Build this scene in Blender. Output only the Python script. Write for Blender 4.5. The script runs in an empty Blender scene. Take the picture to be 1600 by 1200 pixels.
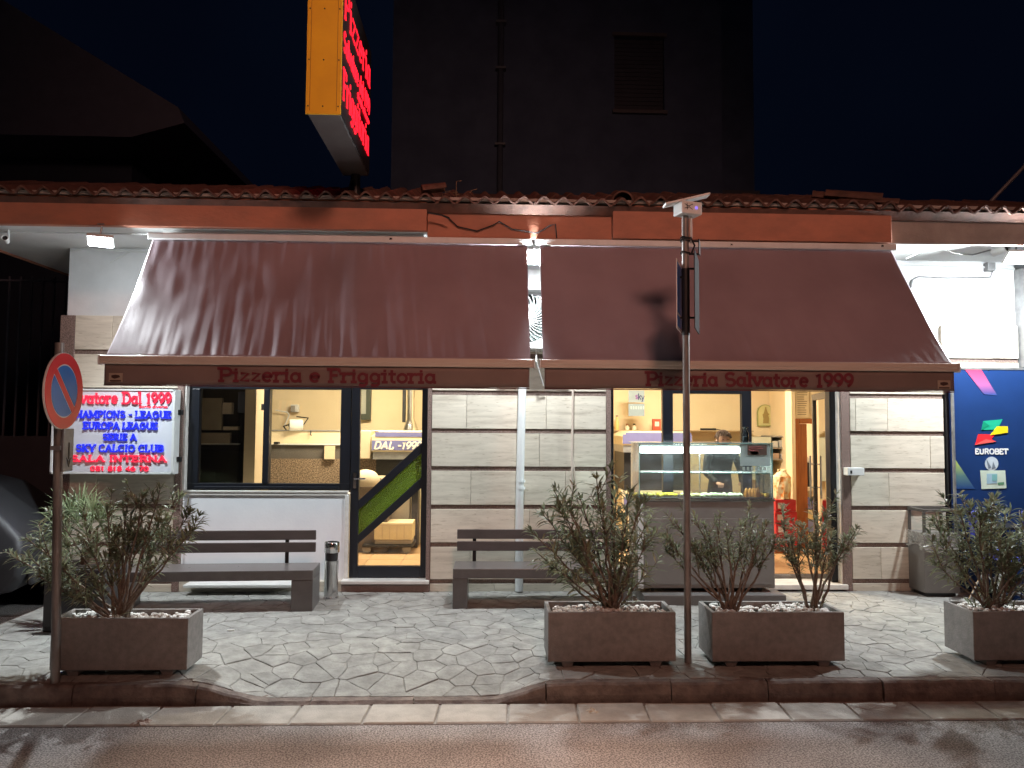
import bpy, bmesh, math, random
from mathutils import Vector, Matrix, noise
R_=math.radians
rnd=random.Random(7)
sc=bpy.context.scene
# ------------------------------------------------------------------ camera, night sky, exposure
F=1150.0
CP=Vector((0,-7.6,1.7))
ROT=Matrix.Rotation(R_(-2.0),3,'Z')@Matrix.Rotation(R_(93.1),3,'X')@Matrix.Rotation(R_(0.38),3,'Z')
cam=bpy.data.cameras.new('camera'); cam.sensor_width=36; cam.lens=F/1600*36; cam.clip_end=500; cam.clip_start=.05
co=bpy.data.objects.new('camera',cam); sc.collection.objects.link(co)
co.matrix_world=Matrix.Translation(CP)@ROT.to_4x4(); sc.camera=co
w=bpy.data.worlds.new('World'); sc.world=w; w.use_nodes=True
wn=w.node_tree.nodes; wl=w.node_tree.links
bg=wn['Background']
tc=wn.new('ShaderNodeTexCoord'); nz=wn.new('ShaderNodeTexNoise'); nz.inputs['Scale'].default_value=1.6; nz.inputs['Detail'].default_value=3
cr=wn.new('ShaderNodeValToRGB'); cr.color_ramp.elements[0].color=(.0004,.0007,.0028,1); cr.color_ramp.elements[1].color=(.0013,.0026,.0068,1)
cr.color_ramp.elements[0].position=.35; cr.color_ramp.elements[1].position=.75
wl.new(tc.outputs['Generated'],nz.inputs['Vector']); wl.new(nz.outputs['Fac'],cr.inputs['Fac']); wl.new(cr.outputs['Color'],bg.inputs['Color'])
bg.inputs['Strength'].default_value=1.0
sc.view_settings.view_transform='Standard'; sc.view_settings.look='None'; sc.view_settings.exposure=0; sc.view_settings.gamma=1
sc.cycles.max_bounces=8; sc.cycles.transparent_max_bounces=24; sc.cycles.diffuse_bounces=4; sc.cycles.caustics_reflective=False; sc.cycles.caustics_refractive=False
sc.cycles.sample_clamp_indirect=4
POW=dict(flood=(450,235,450), street=1850, over=8600, room=165, shop=165, tube=42)
def ray(px,py): return ROT@Vector(((px-800)/F,-(py-600)/F,-1))
def atY(px,py,Y): d=ray(px,py); return CP+d*((Y-CP.y)/d.y)
def atZ(px,py,Z): d=ray(px,py); return CP+d*((Z-CP.z)/d.z)
def X(px,Y=0,py=700): return atY(px,py,Y).x
def Z(py,Y=0,px=800): return atY(px,py,Y).z
# ------------------------------------------------------------------ materials
def nt(name):
    m=bpy.data.materials.new(name); m.use_nodes=True
    return m,m.node_tree.nodes,m.node_tree.links,m.node_tree.nodes['Principled BSDF']
def S(b,**k):
    for a,v in k.items():
        n={'spec':'Specular IOR Level','rough':'Roughness','metal':'Metallic','em':'Emission Color','es':'Emission Strength','coat':'Coat Weight','sheen':'Sheen Weight','trans':'Transmission Weight','alpha':'Alpha'}[a]
        b.inputs[n].default_value=v
def mat(name,c,c2=None,scale=6,rough=.6,metal=0,bump=0,bscale=60,spec=.4,stretch=(1,1,1),rand=0,detail=6,lo=.35,hi=.65,rvar=0):
    m,n,l,b=nt(name); S(b,rough=rough,metal=metal,spec=spec)
    tc=n.new('ShaderNodeTexCoord'); mp=n.new('ShaderNodeMapping'); mp.inputs['Scale'].default_value=stretch
    l.new(tc.outputs['Object'],mp.inputs['Vector'])
    c4=(*c,1); c24=(*(c2 or [x*.8 for x in c]),1)
    nz=n.new('ShaderNodeTexNoise'); nz.inputs['Scale'].default_value=scale; nz.inputs['Detail'].default_value=detail; nz.inputs['Roughness'].default_value=.62
    l.new(mp.outputs['Vector'],nz.inputs['Vector'])
    r=n.new('ShaderNodeValToRGB'); r.color_ramp.elements[0].color=c24; r.color_ramp.elements[1].color=c4
    r.color_ramp.elements[0].position=lo; r.color_ramp.elements[1].position=hi
    l.new(nz.outputs['Fac'],r.inputs['Fac']); out=r.outputs['Color']
    if rand:
        oi=n.new('ShaderNodeObjectInfo'); hs=n.new('ShaderNodeHueSaturation'); mr=n.new('ShaderNodeMapRange')
        mr.inputs['To Min'].default_value=1-rand; mr.inputs['To Max'].default_value=1+rand
        l.new(oi.outputs['Random'],mr.inputs['Value']); l.new(mr.outputs['Result'],hs.inputs['Value']); l.new(out,hs.inputs['Color']); out=hs.outputs['Color']
    l.new(out,b.inputs['Base Color'])
    if rvar:
        mr2=n.new('ShaderNodeMapRange'); mr2.inputs['To Min'].default_value=max(rough-rvar,.05); mr2.inputs['To Max'].default_value=rough+rvar
        l.new(nz.outputs['Fac'],mr2.inputs['Value']); l.new(mr2.outputs['Result'],b.inputs['Roughness'])
    if bump:
        n2=n.new('ShaderNodeTexNoise'); n2.inputs['Scale'].default_value=bscale; n2.inputs['Detail'].default_value=4
        l.new(mp.outputs['Vector'],n2.inputs['Vector'])
        bp=n.new('ShaderNodeBump'); bp.inputs['Strength'].default_value=bump; bp.inputs['Distance'].default_value=.01
        l.new(n2.outputs['Fac'],bp.inputs['Height']); l.new(bp.outputs['Normal'],b.inputs['Normal'])
    return m
def emi(name,c,s,base=None,rough=.4):
    m,n,l,b=nt(name); b.inputs['Base Color'].default_value=(*(base or c),1); S(b,em=(*c,1),es=s,rough=rough); return m
def glass(name,tint=(.95,.97,.96),refl=.9,haze=0):
    m,n,l,b=nt(name); n.remove(b); o=n['Material Output']
    t=n.new('ShaderNodeBsdfTransparent'); t.inputs['Color'].default_value=(*tint,1)
    g=n.new('ShaderNodeBsdfGlossy'); g.inputs['Roughness'].default_value=.02; g.inputs['Color'].default_value=(refl,refl,refl,1)
    f=n.new('ShaderNodeFresnel'); f.inputs['IOR'].default_value=1.5
    mx=n.new('ShaderNodeMixShader'); l.new(f.outputs[0],mx.inputs[0]); l.new(t.outputs[0],mx.inputs[1]); l.new(g.outputs[0],mx.inputs[2])
    out=mx
    if haze:
        d=n.new('ShaderNodeBsdfDiffuse'); d.inputs['Color'].default_value=(.8,.85,.85,1)
        nz=n.new('ShaderNodeTexNoise'); nz.inputs['Scale'].default_value=5; mr=n.new('ShaderNodeMapRange'); mr.inputs['From Min'].default_value=.35; mr.inputs['From Max'].default_value=.7; mr.inputs['To Max'].default_value=haze; mr.inputs['To Min'].default_value=haze*.25
        l.new(nz.outputs['Fac'],mr.inputs['Value'])
        m2=n.new('ShaderNodeMixShader'); l.new(mr.outputs[0],m2.inputs[0]); l.new(mx.outputs[0],m2.inputs[1]); l.new(d.outputs[0],m2.inputs[2]); out=m2
    l.new(out.outputs[0],o.inputs['Surface']); return m
M={}
M['asphalt']=mat('asphalt',(.50,.46,.44),(.16,.145,.14),scale=95,rough=.85,bump=.9,bscale=150,lo=.42,hi=.58,detail=4)
# broad worn patches over the speckle
def patchy(m,sc_=1.3,lo=.66,hi=1.15):
    n=m.node_tree.nodes; l=m.node_tree.links; b=n['Principled BSDF']; src=b.inputs['Base Color'].links[0].from_socket
    tc=n.new('ShaderNodeTexCoord'); nz=n.new('ShaderNodeTexNoise'); nz.inputs['Scale'].default_value=sc_; nz.inputs['Detail'].default_value=5
    l.new(tc.outputs['Object'],nz.inputs['Vector']); mr=n.new('ShaderNodeMapRange'); mr.inputs['From Min'].default_value=.3; mr.inputs['From Max'].default_value=.7
    mr.inputs['To Min'].default_value=lo; mr.inputs['To Max'].default_value=hi; l.new(nz.outputs['Fac'],mr.inputs['Value'])
    hs=n.new('ShaderNodeHueSaturation'); l.new(src,hs.inputs['Color']); l.new(mr.outputs[0],hs.inputs['Value']); l.new(hs.outputs[0],b.inputs['Base Color'])
patchy(M['asphalt'])
M['gutter']=mat('gutter_concrete',(.52,.49,.44),(.38,.355,.32),scale=7,rough=.8,bump=.35,bscale=90,rand=.1)
M['kerb']=mat('kerb_stone',(.26,.21,.18),(.13,.10,.09),scale=9,rough=.85,bump=.9,bscale=35,rand=.12)
M['paver']=mat('flagstone',(.37,.365,.34),(.275,.27,.25),scale=9,rough=.72,bump=.7,bscale=30,rand=.09,spec=.35)
patchy(M['paver'],4.5,.82,1.12)
M['mortar']=mat('mortar',(.38,.37,.345),(.25,.245,.225),scale=12,rough=.95,bump=.5)
M['plaster']=mat('white_plaster',(.74,.75,.76),(.66,.67,.68),scale=3,rough=.8,bump=.15,bscale=50)
M['soffit']=mat('soffit_paint',(.82,.83,.82),(.72,.73,.72),scale=2.5,rough=.75,bump=.15,bscale=30)
M['white_panel']=mat('painted_panel',(.84,.87,.90),(.78,.81,.85),scale=2.5,rough=.7,bump=.1,bscale=40)
M['marble']=mat('white_marble',(.76,.75,.72),(.60,.59,.56),scale=4,rough=.3,stretch=(1,3,3))
M['granite']=mat('brown_granite',(.30,.21,.18),(.12,.085,.075),scale=120,rough=.45,lo=.42,hi=.58,detail=2)
M['joint']=mat('joint_granite',(.25,.185,.16),(.14,.10,.085),scale=90,rough=.55,lo=.42,hi=.58)
def travertine():
    m,n,l,b=nt('travertine'); S(b,rough=.62,spec=.35)
    tc=n.new('ShaderNodeTexCoord'); mp=n.new('ShaderNodeMapping'); mp.inputs['Scale'].default_value=(1.1,1,9)
    oi=n.new('ShaderNodeObjectInfo'); ad=n.new('ShaderNodeVectorMath'); ad.operation='ADD'
    mu=n.new('ShaderNodeMath'); mu.operation='MULTIPLY'; mu.inputs[1].default_value=37
    l.new(oi.outputs['Random'],mu.inputs[0]); l.new(tc.outputs['Object'],ad.inputs[0]); l.new(mu.outputs[0],ad.inputs[1]); l.new(ad.outputs[0],mp.inputs['Vector'])
    n1=n.new('ShaderNodeTexNoise'); n1.inputs['Scale'].default_value=2.2; n1.inputs['Detail'].default_value=9; n1.inputs['Roughness'].default_value=.65; n1.inputs['Distortion'].default_value=.5
    n2=n.new('ShaderNodeTexNoise'); n2.inputs['Scale'].default_value=11; n2.inputs['Detail'].default_value=3
    l.new(mp.outputs[0],n1.inputs['Vector']); l.new(mp.outputs[0],n2.inputs['Vector'])
    r=n.new('ShaderNodeValToRGB'); e=r.color_ramp.elements; e[0].position=.3; e[0].color=(.47,.42,.34,1); e[1].position=.68; e[1].color=(.70,.645,.54,1)
    k=e.new(.48); k.color=(.61,.56,.465,1)
    l.new(n1.outputs['Fac'],r.inputs['Fac'])
    pr=n.new('ShaderNodeValToRGB'); pe=pr.color_ramp.elements; pe[0].position=.30; pe[0].color=(.72,.69,.64,1); pe[1].position=.37; pe[1].color=(1,1,1,1)
    l.new(n2.outputs['Fac'],pr.inputs['Fac'])
    mx=n.new('ShaderNodeMix'); mx.data_type='RGBA'; mx.blend_type='MULTIPLY'; mx.inputs[0].default_value=1
    l.new(r.outputs[0],mx.inputs[6]); l.new(pr.outputs[0],mx.inputs[7])
    hs=n.new('ShaderNodeHueSaturation'); mr=n.new('ShaderNodeMapRange'); mr.inputs['To Min'].default_value=.9; mr.inputs['To Max'].default_value=1.08
    l.new(oi.outputs['Random'],mr.inputs[0]); l.new(mr.outputs[0],hs.inputs['Value']); l.new(mx.outputs[2],hs.inputs['Color']); l.new(hs.outputs[0],b.inputs['Base Color'])
    bp=n.new('ShaderNodeBump'); bp.inputs['Strength'].default_value=.35; bp.inputs['Distance'].default_value=.01; l.new(pr.outputs[0],bp.inputs['Height']); l.new(bp.outputs[0],b.inputs['Normal'])
    return m
M['travertine']=travertine()
M['terracotta_board']=mat('painted_fascia',(.50,.21,.135),(.38,.17,.115),scale=3.5,rough=.7,bump=.2,bscale=20,stretch=(1,1,2))
M['grey_board']=mat('grey_fascia',(.42,.38,.35),(.30,.27,.25),scale=3,rough=.75,bump=.2)
M['tile']=mat('clay_tile',(.15,.075,.055),(.08,.045,.035),scale=8,rough=.75,bump=.5,bscale=40,rand=.25)
M['navy_alu']=mat('dark_aluminium',(.008,.010,.017),(.006,.008,.012),scale=3,rough=.38,spec=.5)
M['glass']=glass('window_glass')
M['case_glass']=glass('display_glass',tint=(.88,.95,.93),haze=.22)
M['glass_edge']=mat('glass_edge',(.25,.48,.44),rough=.2)
M['black']=mat('black_metal',(.02,.02,.022),rough=.45)
M['greymetal']=mat('galvanised_steel',(.42,.42,.42),(.30,.30,.30),scale=12,rough=.45,metal=.7,rvar=.1)
M['whitepipe']=mat('white_pvc',(.75,.78,.78),(.62,.66,.66),scale=4,rough=.4,stretch=(1,1,.4))
M['whiteplastic']=mat('white_plastic',(.70,.71,.70),(.62,.63,.62),scale=5,rough=.45)
M['bar']=mat('ivory_profile',(.56,.47,.40),(.50,.42,.36),scale=3,rough=.4,stretch=(.3,1,1))
M['bench_top']=mat('bench_painted_steel',(.125,.115,.112),(.10,.092,.09),scale=7,rough=.3,bump=.1,bscale=80,rvar=.06)
M['bench_slat']=mat('bench_slat_paint',(.085,.07,.068),(.065,.055,.052),scale=9,rough=.45,stretch=(.3,1,1),bump=.15)
M['concrete']=mat('planter_concrete',(.29,.27,.255),(.22,.21,.20),scale=22,rough=.85,bump=.35,bscale=120)
patchy(M['concrete'],3,.85,1.1)
M['pebble']=mat('white_pebble',(.80,.79,.76),(.58,.56,.53),scale=14,rough=.6)
M['bark']=mat('oleander_bark',(.22,.17,.13),(.12,.09,.07),scale=30,rough=.85,bump=.4)
def leafmat(name,a,b_):
    m=mat(name,a,b_,scale=9,rough=.42,spec=.5,detail=2,lo=.4,hi=.6); n=m.node_tree.nodes; l=m.node_tree.links; b=n['Principled BSDF']; o=n['Material Output']
    t=n.new('ShaderNodeBsdfTranslucent'); x=n.new('ShaderNodeMixShader'); x.inputs[0].default_value=.35
    l.new(b.inputs['Base Color'].links[0].from_socket,t.inputs['Color']); l.new(b.outputs[0],x.inputs[1]); l.new(t.outputs[0],x.inputs[2]); l.new(x.outputs[0],o.inputs['Surface']); return m
M['leaf']=leafmat('oleander_leaf',(.32,.355,.22),(.14,.165,.10))
M['leaf2']=leafmat('oleander_leaf_dry',(.36,.31,.19),(.15,.145,.09))
M['palmleaf']=leafmat('palm_leaf',(.32,.38,.22),(.17,.22,.11))
M['soil']=mat('soil',(.05,.04,.03),rough=1)
M['chrome']=mat('polished_steel',(.75,.75,.75),(.6,.6,.6),scale=5,rough=.16,metal=1,rvar=.05)
M['signred']=mat('reflective_red',(.66,.04,.05),(.58,.035,.045),scale=4,rough=.35)
M['signblue']=mat('reflective_blue',(.03,.17,.52),(.028,.14,.45),scale=4,rough=.35)
M['signwhite']=mat('reflective_white',(.82,.80,.78),rough=.4)
M['signgrey']=mat('sign_back_grey',(.30,.30,.31),(.22,.22,.23),scale=8,rough=.5,metal=.4)
M['pole']=mat('painted_pole',(.30,.28,.26),(.18,.16,.15),scale=14,rough=.42,metal=.4,stretch=(1,1,.3),rvar=.1)
M['yellow']=mat('yellow_sign_side',(.92,.52,.02),(.82,.44,.02),scale=3,rough=.45)
M['signcase']=mat('sign_casing',(.10,.095,.095),(.075,.07,.07),scale=3,rough=.5)
M['signface']=mat('sign_face_dark',(.03,.025,.025),rough=.4)
M['neon']=emi('red_neon',(1,.01,.025),2.4)
M['ledred']=emi('red_lettering',(1,.03,.09),.75,base=(.6,.02,.04))
M['ledblue']=emi('blue_lettering',(.02,.04,.95),.55,base=(.02,.03,.6))
M['boxface']=mat('white_sign_face',(.72,.76,.84),(.66,.70,.78),scale=2,rough=.35)
M['text_bordeaux']=mat('bordeaux_print',(.15,.018,.028),rough=.7)
M['lamp']=emi('flood_led',(.90,.97,1.0),60)
M['tube']=emi('display_tube',(.92,1.0,1.0),13)
M['ceil_lamp']=emi('ceiling_panel',(1,.86,.62),3)
M['cream']=mat('cream_wall',(.80,.66,.44),(.76,.62,.40),scale=2,rough=.75)
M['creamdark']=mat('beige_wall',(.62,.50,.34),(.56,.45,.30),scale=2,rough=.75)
M['intfloor']=mat('terracotta_floor',(.60,.38,.20),(.52,.32,.16),scale=4,rough=.4,rand=.08)
M['wood']=mat('orange_wood',(.42,.14,.035),(.30,.09,.025),scale=5,rough=.4,stretch=(6,6,.6))
M['panelgrey']=mat('counter_panel',(.22,.215,.20),(.19,.185,.175),scale=3,rough=.4,rvar=.08)
M['awning']=None
def awn():
    m,n,l,b=nt('awning_canvas'); S(b,rough=.5,spec=.5,sheen=.15)
    tc=n.new('ShaderNodeTexCoord'); nz=n.new('ShaderNodeTexNoise'); nz.inputs['Scale'].default_value=1.6; nz.inputs['Detail'].default_value=6
    l.new(tc.outputs['Object'],nz.inputs['Vector']); r=n.new('ShaderNodeValToRGB'); r.color_ramp.elements[0].position=.3; r.color_ramp.elements[1].position=.7
    r.color_ramp.elements[0].color=(.255,.195,.225,1); r.color_ramp.elements[1].color=(.335,.265,.305,1); l.new(nz.outputs[0],r.inputs[0]); l.new(r.outputs[0],b.inputs['Base Color'])
    wv=n.new('ShaderNodeTexWave'); wv.inputs['Scale'].default_value=160; mp=n.new('ShaderNodeMapping'); mp.inputs['Rotation'].default_value=(0,0,.2); l.new(tc.outputs['Object'],mp.inputs[0]); l.new(mp.outputs[0],wv.inputs[0])
    n2=n.new('ShaderNodeTexNoise'); n2.inputs['Scale'].default_value=260; l.new(tc.outputs['Object'],n2.inputs['Vector'])
    bp=n.new('ShaderNodeBump'); bp.inputs['Strength'].default_value=.25; bp.inputs['Distance'].default_value=.002; l.new(n2.outputs[0],bp.inputs['Height']); l.new(bp.outputs[0],b.inputs['Normal'])
    return m
M['awning']=awn()
M['brown_valance']=mat('valance_canvas',(.20,.14,.125),(.17,.12,.105),scale=3,rough=.6,bump=.1,bscale=200)
def plain(name,c,rough=.5,metal=0): 
    if name not in M: M[name]=mat(name,c,[x*.85 for x in c],scale=5,rough=rough,metal=metal)
    return M[name]
# ------------------------------------------------------------------ mesh helpers
BASE={}
class MB:
    def __init__(s): s.v=[];s.f=[];s.m=[]
    def add(s,vs,fs,mi=0):
        k=len(s.v); s.v+= [Vector(v) for v in vs]; s.f+=[[i+k for i in f] for f in fs]; s.m+=[mi]*len(fs); return s
    def box(s,x0,x1,y0,y1,z0,z1,mi=0,M4=None):
        vs=[Vector(p) for p in ((x0,y0,z0),(x1,y0,z0),(x1,y1,z0),(x0,y1,z0),(x0,y0,z1),(x1,y0,z1),(x1,y1,z1),(x0,y1,z1))]
        if M4: vs=[M4@v for v in vs]
        return s.add(vs,[(0,3,2,1),(4,5,6,7),(0,1,5,4),(1,2,6,5),(2,3,7,6),(3,0,4,7)],mi)
    def prism(s,poly,fn,d0,d1,mi=0):   # poly 2D ccw, fn(u,v,d)->xyz
        n=len(poly); vs=[fn(u,v,d0) for u,v in poly]+[fn(u,v,d1) for u,v in poly]
        return s.add(vs,[list(range(n))[::-1],[n+i for i in range(n)]]+[(i,(i+1)%n,n+(i+1)%n,n+i) for i in range(n)],mi)
    def tube(s,pts,r,n=8,mi=0,cap=True):
        pts=[Vector(p) for p in pts]; rs=r if isinstance(r,(list,tuple)) else [r]*len(pts)
        k0=len(s.v); up=Vector((0,0,1))
        prev=None
        for i,p in enumerate(pts):
            t=(pts[min(i+1,len(pts)-1)]-pts[max(i-1,0)]).normalized()
            if prev is None:
                a=t.cross(up) if abs(t.z)<.95 else t.cross(Vector((1,0,0)))
            else: a=prev-t*prev.dot(t)
            a.normalize(); prev=a; b=t.cross(a)
            for j in range(n):
                q=2*math.pi*j/n; s.v.append(p+(a*math.cos(q)+b*math.sin(q))*rs[i])
        for i in range(len(pts)-1):
            for j in range(n):
                s.f.append([k0+i*n+j,k0+i*n+(j+1)%n,k0+(i+1)*n+(j+1)%n,k0+(i+1)*n+j]); s.m.append(mi)
        if cap:
            s.f.append([k0+j for j in range(n)][::-1]); s.m.append(mi); s.f.append([k0+(len(pts)-1)*n+j for j in range(n)]); s.m.append(mi)
        return s
    def lathe(s,prof,c,n=16,mi=0,M4=None):   # prof [(r,z)]
        k=len(s.v)
        for r,z in prof:
            for j in range(n):
                q=2*math.pi*j/n; v=Vector((r*math.cos(q),r*math.sin(q),z)); 
                if M4: v=M4@v
                s.v.append(v+Vector(c))
        for i in range(len(prof)-1):
            for j in range(n): s.f.append([k+i*n+j,k+i*n+(j+1)%n,k+(i+1)*n+(j+1)%n,k+(i+1)*n+j]); s.m.append(mi)
        if prof[0][0]>1e-4: s.f.append([k+j for j in range(n)][::-1]); s.m.append(mi)
        if prof[-1][0]>1e-4: s.f.append([k+(len(prof)-1)*n+j for j in range(n)]); s.m.append(mi)
        return s
    def build(s,name,mats,parent=None,kind=None,label=None,smooth=False,bevel=0,local=False,seg=2):
        if not isinstance(mats,(list,tuple)): mats=[mats]
        vs=s.v
        if parent is not None:
            loc,rz=BASE[parent.name]
            if not local:
                inv=Matrix.Rotation(-rz,3,'Z'); vs=[inv@(v-loc) for v in vs]
        me=bpy.data.meshes.new(name); me.from_pydata([tuple(v) for v in vs],[],s.f)
        for m in mats: me.materials.append(m)
        if len(mats)>1: me.polygons.foreach_set('material_index',s.m)
        if smooth:
            me.polygons.foreach_set('use_smooth',[True]*len(me.polygons))
        me.update()
        o=bpy.data.objects.new(name,me); sc.collection.objects.link(o)
        if smooth: 
            try: me.set_sharp_from_angle(angle=R_(40))
            except Exception: pass
        if parent is not None: o.parent=parent; BASE[o.name]=BASE[parent.name]
        else: BASE[o.name]=(Vector((0,0,0)),0)
        if bevel:
            md=o.modifiers.new('bevel','BEVEL'); md.width=bevel; md.segments=seg; md.limit_method='ANGLE'
        if kind: o['kind']=kind
        if label: o['label']=label
        return o
def T(name,label,cat,loc=(0,0,0),rz=0,group=None):
    o=bpy.data.objects.new(name,None); sc.collection.objects.link(o); o.location=loc; o.rotation_euler=(0,0,rz); o.empty_display_size=.1
    o['label']=label; o['category']=cat
    if group: o['group']=group
    BASE[o.name]=(Vector(loc),rz); return o
def tag(o,label,cat,group=None):
    o['label']=label; o['category']=cat
    if group: o['group']=group
    return o
def bx(*a,mi=0): return MB().box(*a,mi=mi)
def copy_tree(o,parent=None):
    c=o.copy(); sc.collection.objects.link(c); c.parent=parent; BASE[c.name]=BASE[o.name]
    for ch in list(o.children): copy_tree(ch,c)
    return c
def light(name,kind,loc,energy,color,target=None,**k):
    ld=bpy.data.lights.new(name,kind); ld.energy=energy; ld.color=color
    for a,v in k.items(): setattr(ld,a,v)
    o=bpy.data.objects.new(name,ld); sc.collection.objects.link(o); o.location=loc
    if target is not None: o.rotation_euler=(Vector(target)-Vector(loc)).to_track_quat('-Z','Y').to_euler()
    return o
# ------------------------------------------------------------------ slab-serif stroke lettering
def arc(cx,cy,rx,ry,a0,a1,n=9): return [(cx+rx*math.cos(R_(a0+(a1-a0)*i/n)),cy+ry*math.sin(R_(a0+(a1-a0)*i/n))) for i in range(n+1)]
G={} # char:(advance, strokes, serif points)
def g(c,a,st,se=()): G[c]=(a,st,se)
g(' ',.38,[])
g('-',.5,[[(.08,.45),(.42,.45)]])
g('A',.9,[[(.08,0),(.43,1)],[(.43,1),(.78,0)],[(.2,.34),(.66,.34)]],[(.08,0),(.78,0)])
g('B',.8,[[(.16,0),(.16,1)],[(.16,1)]+arc(.46,.76,.22,.24,90,-90)+[(.16,.52)],[(.16,.52)]+arc(.48,.26,.25,.26,90,-90)+[(.16,0)]],[(.1,0),(.1,1)])
g('C',.82,[arc(.45,.5,.34,.5,42,318,14)],[])
g('D',.86,[[(.16,0),(.16,1)],[(.16,1)]+arc(.4,.5,.36,.5,90,-90,12)+[(.16,0)]],[(.1,0),(.1,1)])
g('E',.74,[[(.16,0),(.16,1)],[(.16,1),(.6,1)],[(.16,.52),(.5,.52)],[(.16,0),(.62,0)],[(.6,1),(.6,.82)],[(.62,0),(.62,.2)]],[(.1,0),(.1,1)])
g('F',.7,[[(.16,0),(.16,1)],[(.16,1),(.6,1)],[(.16,.52),(.5,.52)],[(.6,1),(.6,.8)]],[(.16,0),(.1,1)])
g('G',.9,[arc(.45,.5,.34,.5,45,340,14),[(.5,.46),(.82,.46)],[(.78,.46),(.78,.1)]],[])
g('H',.92,[[(.16,0),(.16,1)],[(.74,0),(.74,1)],[(.16,.5),(.74,.5)]],[(.16,0),(.16,1),(.74,0),(.74,1)])
g('I',.42,[[(.21,0),(.21,1)]],[(.21,0),(.21,1)])
g('K',.86,[[(.16,0),(.16,1)],[(.16,.42),(.66,1)],[(.32,.6),(.72,0)]],[(.16,0),(.16,1),(.68,1),(.72,0)])
g('L',.7,[[(.16,0),(.16,1)],[(.16,0),(.6,0)],[(.6,0),(.6,.25)]],[(.16,1),(.1,0)])
g('M',1.05,[[(.14,0),(.16,1)],[(.16,1),(.5,.15)],[(.5,.15),(.86,1)],[(.86,1),(.88,0)]],[(.14,0),(.88,0),(.1,1),(.92,1)])
g('N',.92,[[(.16,0),(.16,1)],[(.16,1),(.74,0)],[(.74,0),(.74,1)]],[(.16,0),(.1,1),(.74,1)])
g('O',.9,[arc(.45,.5,.36,.5,0,360,18)],[])
g('P',.76,[[(.16,0),(.16,1)],[(.16,1)]+arc(.44,.73,.24,.27,90,-90)+[(.16,.46)]],[(.16,0),(.1,1)])
g('R',.84,[[(.16,0),(.16,1)],[(.16,1)]+arc(.44,.75,.22,.25,90,-90)+[(.16,.5)],[(.42,.5),(.7,0)]],[(.16,0),(.1,1),(.74,0)])
g('S',.74,[arc(.37,.75,.26,.25,25,260,9)+arc(.37,.26,.28,.26,85,-155,10)],[])
g('T',.8,[[(.4,0),(.4,1)],[(.06,1),(.74,1)],[(.06,1),(.06,.8)],[(.74,1),(.74,.8)]],[(.4,0)])
g('U',.88,[[(.16,1)]+arc(.44,.32,.28,.32,180,360,10)+[(.72,1)]],[(.16,1),(.72,1)])
g('Y',.84,[[(.1,1),(.42,.45)],[(.74,1),(.42,.45)],[(.42,.45),(.42,0)]],[(.1,1),(.74,1),(.42,0)])
g('0',.66,[arc(.33,.5,.24,.5,0,360,16)]); g('1',.5,[[(.08,.82),(.27,1),(.27,0)]],[(.27,0)])
g('2',.66,[arc(.33,.72,.24,.28,160,-30,9)+[(.08,0)],[(.08,0),(.6,0)]]); g('4',.68,[[(.48,0),(.48,1),(.06,.28),(.64,.28)]])
g('6',.66,[arc(.33,.3,.24,.3,0,360,14),[(.1,.36)]+arc(.52,.36,.43,.62,175,100,6)]); g('7',.62,[[(.06,1),(.56,1),(.22,0)]])
g('8',.66,[arc(.33,.74,.2,.26,0,360,12),arc(.33,.25,.24,.25,0,360,12)])
g('9',.64,[arc(.32,.7,.24,.3,0,360,14),[(.56,.64)]+arc(.13,.64,.43,.62,0,-75,6)])
g('a',.66,[arc(.3,.33,.22,.33,0,360,14),[(.52,.68),(.52,0)],[(.52,.02),(.62,.02)]])
g('e',.64,[[(.09,.36),(.54,.36)]+arc(.31,.34,.23,.33,10,320,13)])
g('g',.66,[arc(.3,.36,.22,.31,0,360,14),[(.52,.68),(.52,-.08)]+arc(.3,-.08,.22,.2,0,-150,7)])
g('i',.36,[[(.18,0),(.18,.66)],[(.18,.86),(.18,.98)]],[(.18,0),(.12,.66)])
g('l',.34,[[(.17,0),(.17,1)]],[(.17,0),(.11,1)])
g('n',.7,[[(.14,0),(.14,.66)],[(.14,.46)]+arc(.34,.44,.2,.22,160,0,6)+[(.54,0)]],[(.14,0),(.54,0)])
g('o',.66,[arc(.33,.33,.24,.33,0,360,14)])
g('r',.52,[[(.14,0),(.14,.66)],[(.14,.42)]+arc(.36,.42,.2,.24,170,60,5)],[(.14,0),(.08,.66)])
g('t',.44,[[(.2,.95)]+arc(.36,.16,.16,.16,180,280,5),[(.04,.66),(.4,.66)]])
g('v',.64,[[(.08,.66),(.32,0)],[(.32,0),(.56,.66)]],[(.08,.66),(.56,.66)])
g('z',.6,[[(.1,.62),(.5,.62),(.08,.03),(.52,.03)]])
g('s',.5,[arc(.25,.5,.15,.15,30,260,6)+arc(.25,.17,.17,.17,85,-155,6)])
g('d',.66,[arc(.3,.33,.22,.33,0,360,14),[(.52,1),(.52,0)]]); 
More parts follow.
